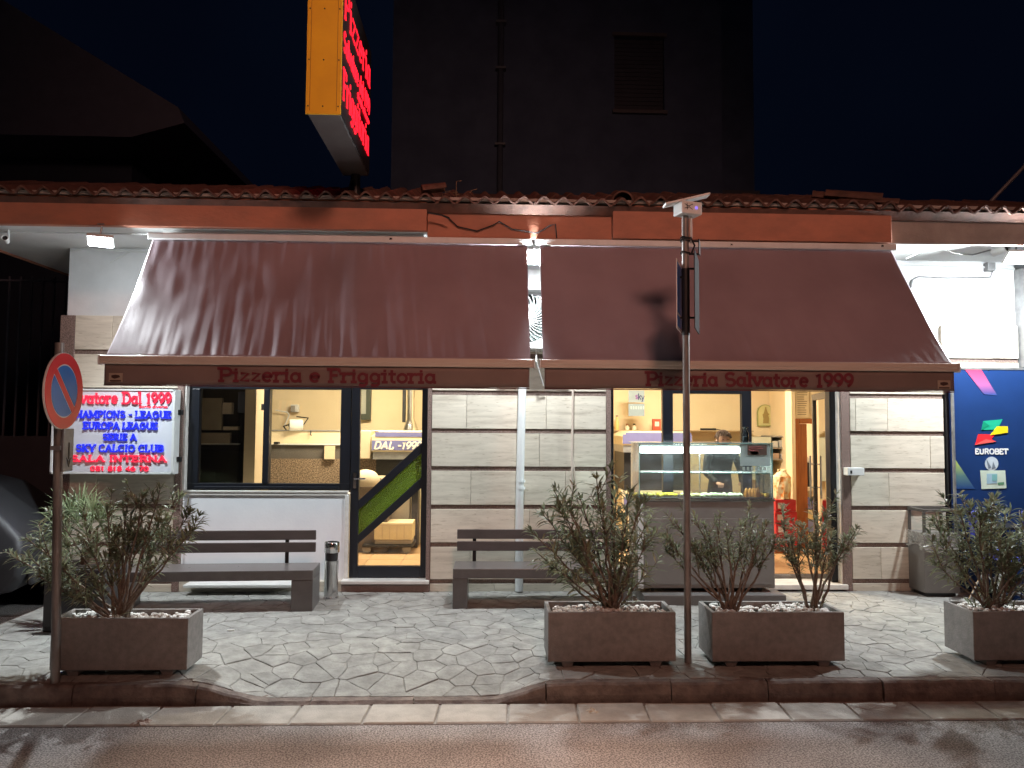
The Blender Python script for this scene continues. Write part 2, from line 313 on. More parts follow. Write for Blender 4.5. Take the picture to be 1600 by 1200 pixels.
def lettering(txt,p0,width,h,right=(1,0,0),up=(0,0,1),out=(0,-1,0),w_=.17,depth=.004,serif=.16,mb=None,slant=0,mi=0):
    """slab letters from p0 (baseline left) spanning width, cap height h"""
    mb=mb or MB(); p0,ri,u,o=map(Vector,(p0,right,up,out))
    tot=sum(G[c][0] for c in txt); sx=width/tot; x=0; k=0
    for c in txt:
        a,st,se=G[c]; st=[list(s) for s in st]
        if serif:
            for (qx,qy) in se: st.append([(qx-serif,qy),(qx+serif,qy)])
        for s in st:
            P=[Vector(((x+q[0])*sx+slant*q[1]*h,q[1]*(h*(1-w_*.8))+w_*h*.4)) for q in s]
            wd=w_*h*.5; L=[];Rr=[]
            closed=(P[0]-P[-1]).length<1e-6 and len(P)>3
            for i,p in enumerate(P):
                if closed: a_,b_=P[(i-1)%(len(P)-1)],P[(i+1)%(len(P)-1)] if i<len(P)-1 else P[1]
                else: a_,b_=P[max(i-1,0)],P[min(i+1,len(P)-1)]
                t=(b_-a_).normalized(); n=Vector((-t.y,t.x))
                q=p.copy()
                if not closed and i in(0,len(P)-1) and len(P)<8: q=p+(t if i else -t)*wd*.35
                L.append(q+n*wd); Rr.append(q-n*wd)
            d=depth+(k%7)*depth*.06; k+=1
            pts=[L,Rr]; vs=[]
            for dd in(0,d):
                for row in pts: vs+=[p0+ri*q.x+u*q.y+o*dd for q in row]
            n_=len(P); fs=[]
            for i in range(n_-1):
                fs.append((2*n_+i,3*n_+i,3*n_+i+1,2*n_+i+1)); fs.append((i,i+1,2*n_+i+1,2*n_+i)); fs.append((n_+i+1,n_+i,3*n_+i,3*n_+i+1))
            if not closed: fs.append((0,2*n_,3*n_,n_)); fs.append((n_-1,2*n_-1,4*n_-1,3*n_-1))
            mb.add(vs,fs,mi)
        x+=a
    return mb
# ================================================================== GROUND
def sm(t): t=max(0,min(1,t)); return t*t*(3-2*t)
KY=-2.66           # kerb line (front of pavement)
def ramp(x,y):
    tx=sm((x+1.95)/.55)*(1-sm((x-.02)/.5)); ty=sm((-1.75-y)/(.9))
    return -.108*tx*ty
def kline(x): return KY
mb=MB(); gx0,gx1=-60,60
mb.add([(gx0,-40,-.136),(gx1,-40,-.136),(gx1,60,-.136),(gx0,60,-.136)],[(0,1,2,3)])
mb.build('road',M['asphalt'],kind='structure')
# gutter slabs
gut=MB().box(-9,9,-2.99,-2.72,-.150,-.132).build('gutter',M['mortar'],kind='structure')
x=-9.3; 
xs0=X(229,-2.9,1112)
x=xs0-14*.443
gm={}
while x<8:
    wd=.443; j=rnd.uniform(-.003,.003)
    m_=MB(); sk=.015
    m_.add([(x+.006,-2.985,-.14),(x+wd-.006,-2.985,-.14),(x+wd-.006+sk,-2.70,-.14),(x+.006+sk,-2.70,-.14),
            (x+.006,-2.985,-.124+j),(x+wd-.006,-2.985,-.124+j),(x+wd-.006+sk,-2.70,-.121+j),(x+.006+sk,-2.70,-.121+j)],
            [(0,3,2,1),(4,5,6,7),(0,1,5,4),(1,2,6,5),(2,3,7,6),(3,0,4,7)])
    m_.build('gutter_slab',M['gutter'],gut,bevel=.006,seg=1); x+=wd
# kerb stones
kerb=MB().box(-4.05,9,-2.66,-2.50,-.15,-.125).build('kerb',M['mortar'],kind='structure')
x=-4.04; 
while x<8.2:
    wd=rnd.uniform(.55,.95); n=8; m_=MB(); rr=random.Random(int(x*100))
    for i in range(n):
        a=x+.004+(wd-.008)*i/n; b=x+.004+(wd-.008)*(i+1)/n
        ja=[0]+[rr.uniform(-.008,.008) for _ in range(n-1)]+[0]
    k=len(m_.v); vs=[];fs=[]
    for i in range(n+1):
        a=x+.004+(wd-.008)*i/n; zt=ramp(a,-2.66)-.004+rr.uniform(-.004,.004); jj=rr.uniform(-.009,.007)
        yb=-2.665+jj
        for (yy,zz) in ((yb-.004,-.15),(yb-.012,(zt-.15)/2),(yb,zt-.012),(yb+.014,zt),(-2.56,ramp(a,-2.56)-.003)): vs.append((a,yy,zz))
    for i in range(n):
        for q in range(4): fs.append((i*5+q,(i+1)*5+q,(i+1)*5+q+1,i*5+q+1))
    fs.append(tuple(range(5))); fs.append(tuple((n*5+q) for q in range(5))[::-1])
    m_.add(vs,fs); m_.build('kerb_stone',M['kerb'],kerb); x+=wd
# pavement bed
def grid(x0,x1,y0,y1,nx,ny,fz):
    vs=[(x0+(x1-x0)*i/nx,y0+(y1-y0)*j/ny,fz(x0+(x1-x0)*i/nx,y0+(y1-y0)*j/ny)) for j in range(ny+1) for i in range(nx+1)]
    fs=[(j*(nx+1)+i,j*(nx+1)+i+1,(j+1)*(nx+1)+i+1,(j+1)*(nx+1)+i) for j in range(ny) for i in range(nx)]
    return vs,fs
vs,fs=grid(-4.05,9,-2.62,.02,120,26,lambda a,b:ramp(a,b)-.0075)
pav=MB().add(vs,fs).build('pavement',M['mortar'],kind='structure')
MB().box(-4.07,-4.03,-2.62,.3,-.15,-.012).build('pavement_edge',M['kerb'],pav)
# crazy paving
def clip(poly,p,nrm):
    out=[]
    for i in range(len(poly)):
        a,b=poly[i],poly[(i+1)%len(poly)]; da=(a[0]-p[0])*nrm[0]+(a[1]-p[1])*nrm[1]; db=(b[0]-p[0])*nrm[0]+(b[1]-p[1])*nrm[1]
        if da<=0: out.append(a)
        if da*db<0: t=da/(da-db); out.append((a[0]+(b[0]-a[0])*t,a[1]+(b[1]-a[1])*t))
    return out
sp=.158; x0,x1,y0,y1=-4.03,6.4,-2.60,-.0
nx=int((x1-x0)/sp/1.08)+2; ny=int((y1-y0)/sp)+2; P={}
for i in range(-1,nx+1):
    for j in range(-1,ny+1):
        if rnd.random()<.13: continue
        P[(i,j)]=(x0+(i+.5+rnd.uniform(-.46,.46)+(.5 if j%2 else 0))*sp*1.08,y0+(j+.5+rnd.uniform(-.44,.44))*sp)
cells=[]
for (i,j),p in P.items():
    poly=[(x0,y0),(x1,y0),(x1,y1),(x0,y1)]
    for di in range(-3,4):
        for dj in range(-3,4):
            q=P.get((i+di,j+dj))
            if q is None or (di==0 and dj==0): continue
            m_=((p[0]+q[0])/2,(p[1]+q[1])/2); poly=clip(poly,m_,(q[0]-p[0],q[1]-p[1]))
            if len(poly)<3: break
        if len(poly)<3: break
    if len(poly)>=3:
        cx=sum(a for a,_ in poly)/len(poly); cy=sum(b for _,b in poly)/len(poly)
        ar=abs(sum(poly[k][0]*poly[(k+1)%len(poly)][1]-poly[(k+1)%len(poly)][0]*poly[k][1] for k in range(len(poly))))/2
        if ar>.004: cells.append((cx,cy,poly,ar))
def frame_key(c):
    d=c[1]+7.6; vis=abs(c[0])<d*.72; return (0 if vis else 1, -c[3]/d**2*1000-0/d)
cells.sort(key=lambda c:(0 if abs(c[0]-.2)<(c[1]+7.6)*.74 else 1, -c[3]/(c[1]+7.6)**3))
def stone(m_,cx,cy,poly):
    gap=.0016+rnd.random()*.0028; top=[];mid=[];bot=[]
    pts=[]
    for k in range(len(poly)):
        a,b=poly[k],poly[(k+1)%len(poly)]; pts.append(a)
        L=math.hypot(b[0]-a[0],b[1]-a[1])
        if L>.09:
            nn=int(L/.07)
            for q in range(1,nn):
                t=q/nn; e=rnd.uniform(-.006,.006); pts.append((a[0]+(b[0]-a[0])*t+e*(b[1]-a[1])/L,a[1]+(b[1]-a[1])*t-e*(b[0]-a[0])/L))
    dz=rnd.uniform(-.0025,.0035); tx,ty=rnd.uniform(-.006,.006),rnd.uniform(-.006,.006)
    for (a,b) in pts:
        r=math.hypot(a-cx,b-cy)+1e-6
        for lst,g_,zz in ((bot,gap,-.014),(mid,gap,-.003),(top,gap+.005,0)):
            k=max(.2,1-g_/r); u,v=cx+(a-cx)*k,cy+(b-cy)*k
            lst.append((u,v,ramp(u,v)+zz+(dz+tx*(u-cx)+ty*(v-cy) if zz>-.01 else 0)))
    n=len(pts); vs=bot+mid+top
    fs=[(r*n+i,r*n+(i+1)%n,(r+1)*n+(i+1)%n,(r+1)*n+i) for r in range(2) for i in range(n)]+[tuple(2*n+i for i in range(n))]
    m_.add(vs,fs)
rest=MB()
for idx,(cx,cy,poly,ar) in enumerate(cells):
    if idx<298: m_=MB(); stone(m_,cx,cy,poly); m_.build('paving_stone',M['paver'],pav)
    else: stone(rest,cx,cy,poly)
rest.build('paving_stones',M['paver'],pav,kind='stuff')
# ================================================================== PIZZERIA BUILDING
B=T('pizzeria_building','single-storey pizzeria with travertine front, clay tile eaves and lit windows','building')
WT=3.47
def part(mb,name,mats,parent=B,**k): return mb.build(name,mats,parent,**k)
WX0,WX1,WZ0=-3.04,-1.40,1.0
DX0,DX1=-1.385,-.60
RX0,RX1=1.30,3.70
OT=2.32
c=MB()
for a,b,z0,z1 in ((-4.28,-3.06,0,WT),(-.585,1.27,0,WT),(3.72,5.64,0,WT),(-3.06,-.585,OT,WT),(1.27,3.72,OT,WT)): c.box(a,b,.02,.27,z0,z1)
part(c,'front_wall',M['plaster'])
part(bx(-3.06,-1.40,.045,.25,.10,.97),'under_window_panel',M['white_panel'])
fr=MB().box(-3.06,-1.41,.030,.055,.955,1.0).box(-1.432,-1.395,.025,.06,.10,.955)
part(fr,'panel_trim',M['marble'],bevel=.003)
part(bx(-3.07,-1.40,.022,.06,.985,1.005),'window_sill',M['marble'],bevel=.004)
part(bx(-2.95,-1.9,-.20,.04,.075,.105),'marble_ledge',M['marble'],bevel=.005)
part(bx(-3.06,-1.40,-.02,.05,0,.10),'wall_plinth',M['travertine'])
part(bx(-1.44,-.56,-.09,.25,.085,.118),'door_threshold',M['marble'],bevel=.005)
part(bx(-1.44,-.56,-.05,.2,0,.085),'threshold_riser',M['granite'])
part(bx(1.25,3.74,-.06,.25,.02,.07),'shop_threshold',M['marble'],bevel=.005)
joints=[.10,.47,.85,1.24,1.625,2.015,2.40]
tops=[.0]+joints+[2.77]
def bay(x0,x1,zmax,splits,zmin=0,skip0=False):
    for k in range(len(tops)-1):
        z0=tops[k]+(.024 if k else .0); z1=tops[k+1]-(.024 if k<len(tops)-2 else 0)
        if z1>zmax+.4 or z0<zmin-.01: continue
        xs=[x0]+[s for s in splits.get(k,[]) if x0<s<x1]+[x1]
        for a,b in zip(xs,xs[1:]): part(bx(a+.0015,b-.0015,-.03+rnd.uniform(-.0015,.0015),.018,z0,z1),'stone_slab',M['travertine'],bevel=.002,seg=1)
        if k<len(tops)-2: part(bx(x0,x1,-.014,.018,z1+.001,z0+(z1-z0)+.047),'joint_strip',M['joint'])
bay(-4.17,-3.13,2.77,{0:[-3.6],1:[-3.5],3:[-3.9],4:[-3.45],6:[-3.7,-3.5],7:[-3.8]})
bay(-.555,1.24,2.77,{0:[.1,.8],1:[-.15,.9],2:[.45],3:[-.15,.82],4:[.55],5:[-.2,.62],6:[-.4,.3]})
bay(3.80,4.80,2.3,{0:[4.3],1:[4.1],3:[4.2],4:[4.65],5:[3.86,4.2],2:[4.55]})
# upper right stones run on to the corner above the blue boards
for k in (6,7):
    pass
for z0,z1,xs in ((2.039,2.376,(4.80,5.1,5.63)),(2.424,2.77,(4.80,5.35,5.63))):
    for a,b in zip(xs,xs[1:]): part(bx(a+.0015,b-.0015,-.03,.018,z0,z1),'stone_slab',M['travertine'],bevel=.002,seg=1)
part(bx(4.80,5.63,-.014,.018,2.377,2.423),'joint_strip',M['joint'])
part(bx(-4.315,-4.172,-.035,.27,0,2.77),'granite_quoin',M['granite'],bevel=.003)
for a,b in ((-3.128,-3.065),(-.598,-.557),(1.242,1.29),(3.705,3.795)): part(bx(a,b,-.034,.2,0 if a>-3 else .0,2.30),'granite_jamb',M['granite'],bevel=.003)
part(bx(-3.064,-3.045,-.01,.1,1.006,2.3),'window_reveal',M['marble'])
part(MB().box(3.690,3.704,-.02,.15,.02,2.3),'door_reveal',M['marble'])
part(bx(4.815,4.90,-.06,.05,0,2.30),'metal_edge_post',M['black'],bevel=.004)
part(bx(4.905,4.935,-.09,.03,0,2.30),'edge_profile',M['greymetal'],bevel=.003)
# --- window
N=M['navy_alu']
win=part(MB().box(WX0,WX1+.01,.06,.14,WZ0+.006,WZ0+.075).box(WX0,WX1+.01,.06,.14,2.04,2.2).box(WX0,WX0+.10,.06,.14,WZ0+.075,2.04).box(WX1-.10,WX1+.01,.06,.14,WZ0+.075,2.04).box(-2.285,-2.225,.05,.15,WZ0+.075,2.04).box(WX0+.08,WX1-.1,.035,.06,WZ0+.02,WZ0+.045),'window_frame',N,bevel=.004)
part(bx(WX0+.10,-2.285,.095,.101,WZ0+.075,2.04),'pane',M['glass'],win)
part(bx(-2.225,WX1-.10,.105,.111,WZ0+.075,2.04),'pane',M['glass'],win)
part(bx(WX0,DX1+.02,.06,.16,2.2,OT),'header_frame',N)
# --- door with slanted green band
DZ0,DZ1=.122,2.2
dr=MB().box(DX0,DX0+.085,.05,.12,DZ0,DZ1).box(DX1-.062,DX1,.05,.12,DZ0,DZ1).box(DX0+.085,DX1-.062,.05,.12,DZ0,DZ0+.115).box(DX0+.085,DX1-.062,.05,.12,2.045,DZ1)
l_,r_=DX0+.085,DX1-.062
Yd=.05
za=lambda px,py: atY(px,py,Yd).z
b1=[(l_,za(556,782)),(r_,za(656,690)),(r_,za(656,708)),(l_,za(556,800))]
bars=[((l_,za(556,782)),(r_,za(656,692)),(r_,za(656,708)),(l_,za(556,797))),((l_,za(556,836)),(r_,za(656,746)),(r_,za(656,763)),(l_,za(556,850)))]
for q in bars:
    dr.prism([q[3],q[2],q[1],q[0]],lambda u,v,d:(u,d,v),.12,.05)
door=part(dr,'entrance_door',N,bevel=.003)
mg,n_,l2,bb=nt('green_textured_glass'); bb.inputs['Base Color'].default_value=(.17,.28,.02,1); S(bb,rough=.25,spec=.6,trans=.35,em=(.20,.38,.01,1),es=0)
nz=n_.new('ShaderNodeTexVoronoi'); nz.inputs['Scale'].default_value=55; bp=n_.new('ShaderNodeBump'); bp.inputs['Strength'].default_value=.8; bp.inputs['Distance'].default_value=.01
l2.new(nz.outputs['Distance'],bp.inputs['Height']); l2.new(bp.outputs[0],bb.inputs['Normal'])
M['greenglass']=mg
q0,q1=bars
MB().prism([q1[0],q1[1],q0[2],q0[3]],lambda u,v,d:(u,d,v),.088,.08).build('green_glass',M['greenglass'],door)
MB().prism([q0[0],q0[1],(r_,2.045),(l_,2.045)],lambda u,v,d:(u,d,v),.088,.08).build('glass',M['glass'],door)
MB().prism([(l_,DZ0+.115),(r_,DZ0+.115),q1[2],q1[3]],lambda u,v,d:(u,d,v),.088,.08).build('glass',M['glass'],door)
MB().tube([(DX0+.045,.05,1.13),(DX0+.045,.0,1.13),(DX0+.16,.0,1.13)],.008,8).box(DX0+.03,DX0+.06,.04,.052,1.03,1.19).build('handle',M['chrome'],door)
# --- shop front frame
yf0,yf1=.06,.13
ft=MB().box(X(1036,.06),X(1052,.06),yf0,yf1,.07,2.3).box(X(1160,.06),X(1175,.06),yf0,yf1,.07,2.3).box(X(1052,.06),X(1160,.06),yf0,yf1,2.03,2.3).box(1.30,X(1036,.06),yf0,yf1,2.09,2.3).box(X(1175,.06),3.69,yf0,yf1,2.09,2.3).box(X(1297,.06),3.69,yf0,yf1+.03,.07,2.09).box(1.292,1.33,yf0-.02,yf1,.07,2.3)
part(ft,'shop_front_frame',N,bevel=.004)
part(bx(X(1052,.06),X(1160,.06),.092,.098,.9,2.03),'shop_pane',M['glass'])
part(bx(X(1052,.06),X(1160,.06),yf0,yf1,.07,.9),'frame_panel',N)
# open leaf seen at an angle
hx,hy=X(1296,.12),.14; 
def leafpt(t,z): return Vector((hx+.25*t,hy+.90*t,z))
lf=MB()
def lbar(t0,t1,z0,z1,th=.02):
    a,b=leafpt(t0,0),leafpt(t1,0); d=(b-a).normalized(); n=Vector((-d.y,d.x,0))*th
    lf.add([a-n+Vector((0,0,z0)),b-n+Vector((0,0,z0)),b+n+Vector((0,0,z0)),a+n+Vector((0,0,z0)),a-n+Vector((0,0,z1)),b-n+Vector((0,0,z1)),b+n+Vector((0,0,z1)),a+n+Vector((0,0,z1))],[(0,3,2,1),(4,5,6,7),(0,1,5,4),(1,2,6,5),(2,3,7,6),(3,0,4,7)])
lbar(0,.08,.13,2.07);lbar(.92,1,.13,2.07);lbar(.08,.92,.13,.24);lbar(.08,.92,2.0,2.07)
ol=part(lf,'open_door_leaf',plain('bronze_alu',(.10,.085,.07),.4))
a,b=leafpt(.08,0),leafpt(.92,0)
MB().add([(a.x,a.y,.24),(b.x,b.y,.24),(b.x,b.y,2.0),(a.x,a.y,2.0),(a.x+.006,a.y+.003,.24),(b.x+.006,b.y+.003,.24),(b.x+.006,b.y+.003,2.0),(a.x+.006,a.y+.003,2.0)],[(0,1,2,3),(7,6,5,4),(0,4,5,1),(1,5,6,2),(2,6,7,3),(3,7,4,0)]).build('glass',M['glass'],ol)
p=leafpt(.93,0)
MB().tube([(p.x-.06,p.y,.85),(p.x-.06,p.y,1.35)],.011,8).tube([(p.x,p.y,.98),(p.x-.06,p.y,.98)],.008,6).tube([(p.x,p.y,1.25),(p.x-.06,p.y,1.25)],.008,6).build('pull_handle',M['greymetal'],ol)
# --- eaves: soffit and fascia boards
part(MB().box(-5.05,7,-.90,6.5,WT,WT+.14),'soffit_slab',M['soffit'])
part(MB().box(-5.05,-.555,-.968,-.902,3.45,3.722).box(-5.08,-5.052,-.9,6.4,3.45,3.70),'fascia_board',M['terracotta_board'],bevel=.006)
part(MB().box(-.552,1.145,-.93,-.902,3.40,3.70),'fascia_board',M['terracotta_board'],bevel=.006)
part(MB().box(1.148,3.755,-.975,-.902,3.405,3.715),'fascia_board',M['terracotta_board'],bevel=.006)
part(MB().box(3.758,7,-.93,-.902,3.405,3.715),'fascia_board',M['grey_board'],bevel=.006)
part(MB().box(-3.0,-.60,-.78,-.74,3.43,3.469),'soffit_batten',M['soffit'],bevel=.004); part(MB().box(1.2,3.7,-.78,-.74,3.40,3.469),'soffit_batten',M['soffit'],bevel=.004)
part(MB().tube([(-4.9,-.72,3.44),(-3.1,-.72,3.44)],.009,6),'soffit_conduit',M['whiteplastic'])
# tiles: S-profile pieces, three courses plus a far remainder
def tile_mesh(tw=.178,L=.40,th=.020):
    n=10; vs=[];
    for s in (0,1):
        for e in (0,1):
            for i in range(n+1):
                u=i/n; h=.030*math.cos(2*math.pi*(u-.5))+(-th if s else 0)
                vs.append((u*tw-.0*tw,e*L,h+e*.0))
    m=n+1; fs=[]
    for i in range(n):
        fs.append((i,i+1,m+i+1,m+i)); fs.append((2*m+i+1,2*m+i,3*m+i,3*m+i+1)); fs.append((i+1,i,2*m+i,2*m+i+1)); fs.append((m+i,m+i+1,3*m+i+1,3*m+i))
    fs.append((0,m,3*m,2*m)); fs.append((n,2*m+n,3*m+n,m+n))
    me=bpy.data.meshes.new('roof_tile'); me.from_pydata(vs,[],fs); me.materials.append(M['tile']); me.polygons.foreach_set('use_smooth',[True]*len(me.polygons)); me.set_sharp_from_angle(angle=R_(50)); return me
tme=tile_mesh(); cnt=0; sl=R_(19)
tw=.178
for row in range(4):
    for k in range(int(11.9/tw)):
        xx=-5.1+k*tw
        jx=rnd.uniform(-.004,.004); yy=-1.045+row*.35*math.cos(sl); zz=3.748+row*(.35*math.sin(sl)+.004)-.03*(xx>3.76)-.02*(-.55<xx<1.15)
        ahead= -5.1+k*tw< 5.6
        if cnt<298 and ahead and row<4:
            o=bpy.data.objects.new('roof_tile',tme); sc.collection.objects.link(o); o.parent=B; o.location=(xx+jx,yy+rnd.uniform(-.012,.012),zz+rnd.uniform(-.004,.004)); o.rotation_euler=(sl+rnd.uniform(-.02,.02),rnd.uniform(-.03,.03),rnd.uniform(-.015,.015)); cnt+=1
rf=MB()
vs=[]; fs=[]
y0_,z0_=-1.0,3.715; y1_,z1_=2.4,3.715+3.4*math.tan(sl)
rf.add([(-5.12,y0_,z0_-.02),(6.9,y0_,z0_-.02),(6.9,y1_,z1_-.02),(-5.12,y1_,z1_-.02),(-5.12,y0_+.05,3.62),(6.9,y0_+.05,3.62),(6.9,6.4,3.62),(-5.12,6.4,3.62)],[(0,1,2,3),(4,7,6,5),(0,4,5,1),(1,5,6,2),(2,6,7,3),(3,7,4,0)])
part(rf,'roof_deck',M['tile'])
part(MB().box(-5.05,6.9,-1.0,-.93,3.724,3.752),'eaves_fill',M['grey_board'])
# ridge end caps and a broken tile
def cap(x,y,z,L,r,rz,name='ridge_cap'):
    m_=MB(); n=10
    Mx=Matrix.Translation((x,y,z))@Matrix.Rotation(rz,4,'Z')@Matrix.Rotation(R_(12),4,'X')
    vs=[]
    for e in (0,1):
        for rr in (r,r-.015):
            for i in range(n+1):
                q=math.pi*i/n; vs.append(Mx@Vector((rr*(1-.1*e)*math.cos(q),e*L,rr*(1-.1*e)*math.sin(q))))
    m=n+1; fs=[]
    for i in range(n): fs+=[(i,i+1,2*m+i+1,2*m+i),(m+i+1,m+i,3*m+i,3*m+i+1),(i+1,i,m+i,m+i+1),(2*m+i,2*m+i+1,3*m+i+1,3*m+i)]
    m_.add(vs,fs); return part(m_,name,M['tile'],smooth=True)
cap(X(972,-.95),-.98,3.74,.45,.105,R_(-25)); cap(X(1408,-.95),-1.0,3.75,.45,.06,R_(60)); cap(X(1385,-.9),-.9,3.80,.5,.09,R_(65)); cap(X(1360,-.7),-.7,3.84,.5,.09,R_(70))
cap(X(655,-.95),-.97,3.80,.22,.07,R_(-80),'broken_tile')
# --- interior shell
Z0=.115
inn=MB()
part(MB().box(-1.75,4.4,.28,3.7,-.02,Z0-.004),'floor_slab',M['mortar'])
part(bx(-4.1,-1.75,.28,3.7,-.02,Z0-.004),'floor_slab',M['mortar'])
ts=.40; 
tm=bpy.data.meshes.new('floor_tile'); 
tm.from_pydata([(0.003,.003,0),(ts-.003,.003,0),(ts-.003,ts-.003,0),(.003,ts-.003,0),(0.003,.003,.006),(ts-.003,.003,.006),(ts-.003,ts-.003,.006),(.003,ts-.003,.006)],[],[(0,3,2,1),(4,5,6,7),(0,1,5,4),(1,2,6,5),(2,3,7,6),(3,0,4,7)]); tm.materials.append(M['intfloor'])
for i in range(int(6.1/ts)):
    for j in range(8):
        xx=-1.75+i*ts
        if -.55<xx<.85: continue
        o=bpy.data.objects.new('floor_tile',tm); sc.collection.objects.link(o); o.parent=B; o.location=(xx,.29+j*ts,Z0-.004)
part(bx(-4.14,4.5,3.7,3.85,0,3.0),'back_wall',M['cream'])
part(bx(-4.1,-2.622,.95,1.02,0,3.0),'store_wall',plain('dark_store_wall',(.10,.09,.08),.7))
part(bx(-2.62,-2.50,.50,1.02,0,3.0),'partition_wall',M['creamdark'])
part(MB().box(4.4,4.52,.27,3.85,0,3.0),'side_wall',M['cream'])
part(MB().box(.1,.22,.27,3.7,0,3.0),'middle_wall',M['cream'])
part(bx(-4.14,4.5,.28,3.85,3.0,3.1),'ceiling',M['plaster'])
part(bx(4.6,5.64,.27,.4,0,3.4),'inner_wall',M['plaster'])
part(MB().box(-4.28,-4.15,.27,6.3,0,WT).box(-4.28,5.6,6.3,6.4,0,WT),'outer_wall',M['plaster'])
# ceiling panels that light the rooms
for (x,y,nm,e,c_) in ((-1.3,1.7,'room_light',POW['room'],(1,.85,.63)),(2.3,1.6,'shop_light',POW['shop'],(1,.85,.63))):
    lamp=T('ceiling_lamp','flat warm ceiling panel lighting the '+('kitchen behind the door' if x<0 else 'shop behind the display counter'),'lamp',(x,y,2.93))
    MB().box(x-.62,x+.62,y-.32,y+.32,2.95,2.995).build('frame',M['whiteplastic'],lamp)
    MB().box(x-.58,x+.58,y-.28,y+.28,2.94,2.949).build('diffuser',M['ceil_lamp'],lamp)
    light(nm,'AREA',(x,y,2.90),e,c_,(x,y,0),shape='RECTANGLE',size=1.1,size_y=.5)
# ================================================================== AWNINGS
def awning(label,xt0,xt1,xb0,xb1,seed,amp,text,tx0,tx1,soft):
    A=T('awning',label,'awning',((xb0+xb1)/2,-.9,2.2),group=None)
    yt,zt,yb,zb=-.93,3.335,-1.74,2.205
    rr=random.Random(seed); nx,ny=260,40; vs=[]
    n=Vector((0,-(zt-zb),-(yb-yt))).normalized(); n=Vector((0,-.81,.58))
    ph=[rr.uniform(0,6.28) for _ in range(9)]
    for j in range(ny+1):
        v=j/ny
        for i in range(nx+1):
            u=i/nx; x=(xt0+(xt1-xt0)*u)*(1-v)+(xb0+(xb1-xb0)*u)*v
            xs=x+.10*(1-v)+.03*math.sin(x*2+ph[0])
            env=.55+.45*math.sin(x*1.3+ph[1]); 
            xd_=x+.16*(1-v)
            N_=lambda f,a_,o_: noise.noise(Vector((xd_*f,v*a_,seed*7.3+o_)))
            d=amp*(v**2.5)*(.020*N_(13,1.2,0)+.012*N_(27,1.5,3))*env
            d+=amp*.024*N_(5.5,.9,9)*math.sin(math.pi*min(1,v*1.05))*(.35+.65*math.sin(x*.8+ph[7])**2)
            d+=amp*.014*((1-v)**4)*N_(16,2,5)+amp*.006*N_(9,5,12)+soft*.030*N_(1.1,1.2,20)*math.sin(math.pi*v) -.030*math.sin(math.pi*v)
            vs.append((x,yt+(yb-yt)*v+n.y*d,zt+(zb-zt)*v+n.z*d))
    fs=[(j*(nx+1)+i,j*(nx+1)+i+1,(j+1)*(nx+1)+i+1,(j+1)*(nx+1)+i) for j in range(ny) for i in range(nx)]
    f=MB().add(vs,fs).build('canvas',M['awning'],A,smooth=True)
    md=f.modifiers.new('thickness','SOLIDIFY'); md.thickness=.0015
    # front profile, roller, arms
    m_=MB(); a,b=xb0-.02,xb1+.02
    m_.box(a,b,-1.795,-1.735,2.145,2.195).box(a,b,-1.80,-1.745,2.170,2.212)
    m_.build('front_bar',M['bar'],A,bevel=.008)
    MB().box(a-.012,a,-1.80,-1.73,2.14,2.215).box(b,b+.012,-1.80,-1.73,2.14,2.215).build('end_cap',M['whiteplastic'],A,bevel=.003)
    MB().tube([(xt0,-.905,3.352),(xt1,-.905,3.352)],.018,10).build('roller',M['awning'],A,smooth=True)
    MB().box(xt0-.04,xt1+.04,-.955,-.935,3.338,3.398).box(xt0-.04,xt1+.04,-.934,-.80,3.378,3.398).build('cassette',M['whitepipe'],A,bevel=.01)
    for q in (.16,.84):
        x=xb0+(xb1-xb0)*q; s=1 if q<.5 else -1
        MB().tube([(x,-.78,3.22),(x+s*.45,-1.2,2.75)],.022,8).tube([(x+s*.45,-1.2,2.75),(x+s*.1,-1.72,2.19)],.018,8).lathe([(.0,-.03),(.032,-.03),(.032,.03),(0,.03)],(x+s*.45,-1.2,2.75),10).box(x-.03,x+.03,-.82,-.74,3.15,3.33).build('folding_arm',M['whiteplastic'],A)
    va=MB(); nx=160; vs=[]
    for j in range(5):
        for i in range(nx+1):
            x=a+.03+(b-a-.06)*i/nx; vs.append((x,-1.770+.0035*math.sin(x*7+seed+math.sin(x*3))*j/4,2.150-.165*j/4-.003*math.sin(x*5+seed)*(j/4)))
    va.add(vs,[(j*(nx+1)+i,j*(nx+1)+i+1,(j+1)*(nx+1)+i+1,(j+1)*(nx+1)+i) for j in range(4) for i in range(nx)])
    vo=va.build('valance',M['brown_valance'],A,smooth=True); md=vo.modifiers.new('thickness','SOLIDIFY'); md.thickness=.0015
    bxm=MB().box(a+.03,b-.03,-1.7765,-1.7735,1.976,1.984).build('valance_hem',plain('hem',(.11,.03,.03)),A)
    tl=lettering(text,(tx0,-1.7785,2.012 if 'gg' in text else 2.008),tx1-tx0,.115 if 'gg' in text else .118,w_=.19,depth=.0015,serif=.14)
    tl.build('lettering',M['text_bordeaux'],A)
    # maker's badge
    bxx=(a+.07) if 'gg' in text else b-.17
    MB().box(bxx,bxx+.105,-1.7800,-1.7765,2.005,2.075).build('badge',plain('badge_paper',(.42,.33,.26)),A)
    k=MB(); k.prism([(bxx+.02,2.04),(bxx+.045,2.03),(bxx+.088,2.042),(bxx+.08,2.058),(bxx+.05,2.062),(bxx+.02,2.057)],lambda u,v,d:(u,d,v),-1.7805,-1.7815).box(bxx+.008,bxx+.095,-1.7815,-1.7805,2.009,2.019)
    k.build('badge_print',M['text_bordeaux'] if 0 else plain('badge_ink',(.06,.025,.02)),A)
    return A
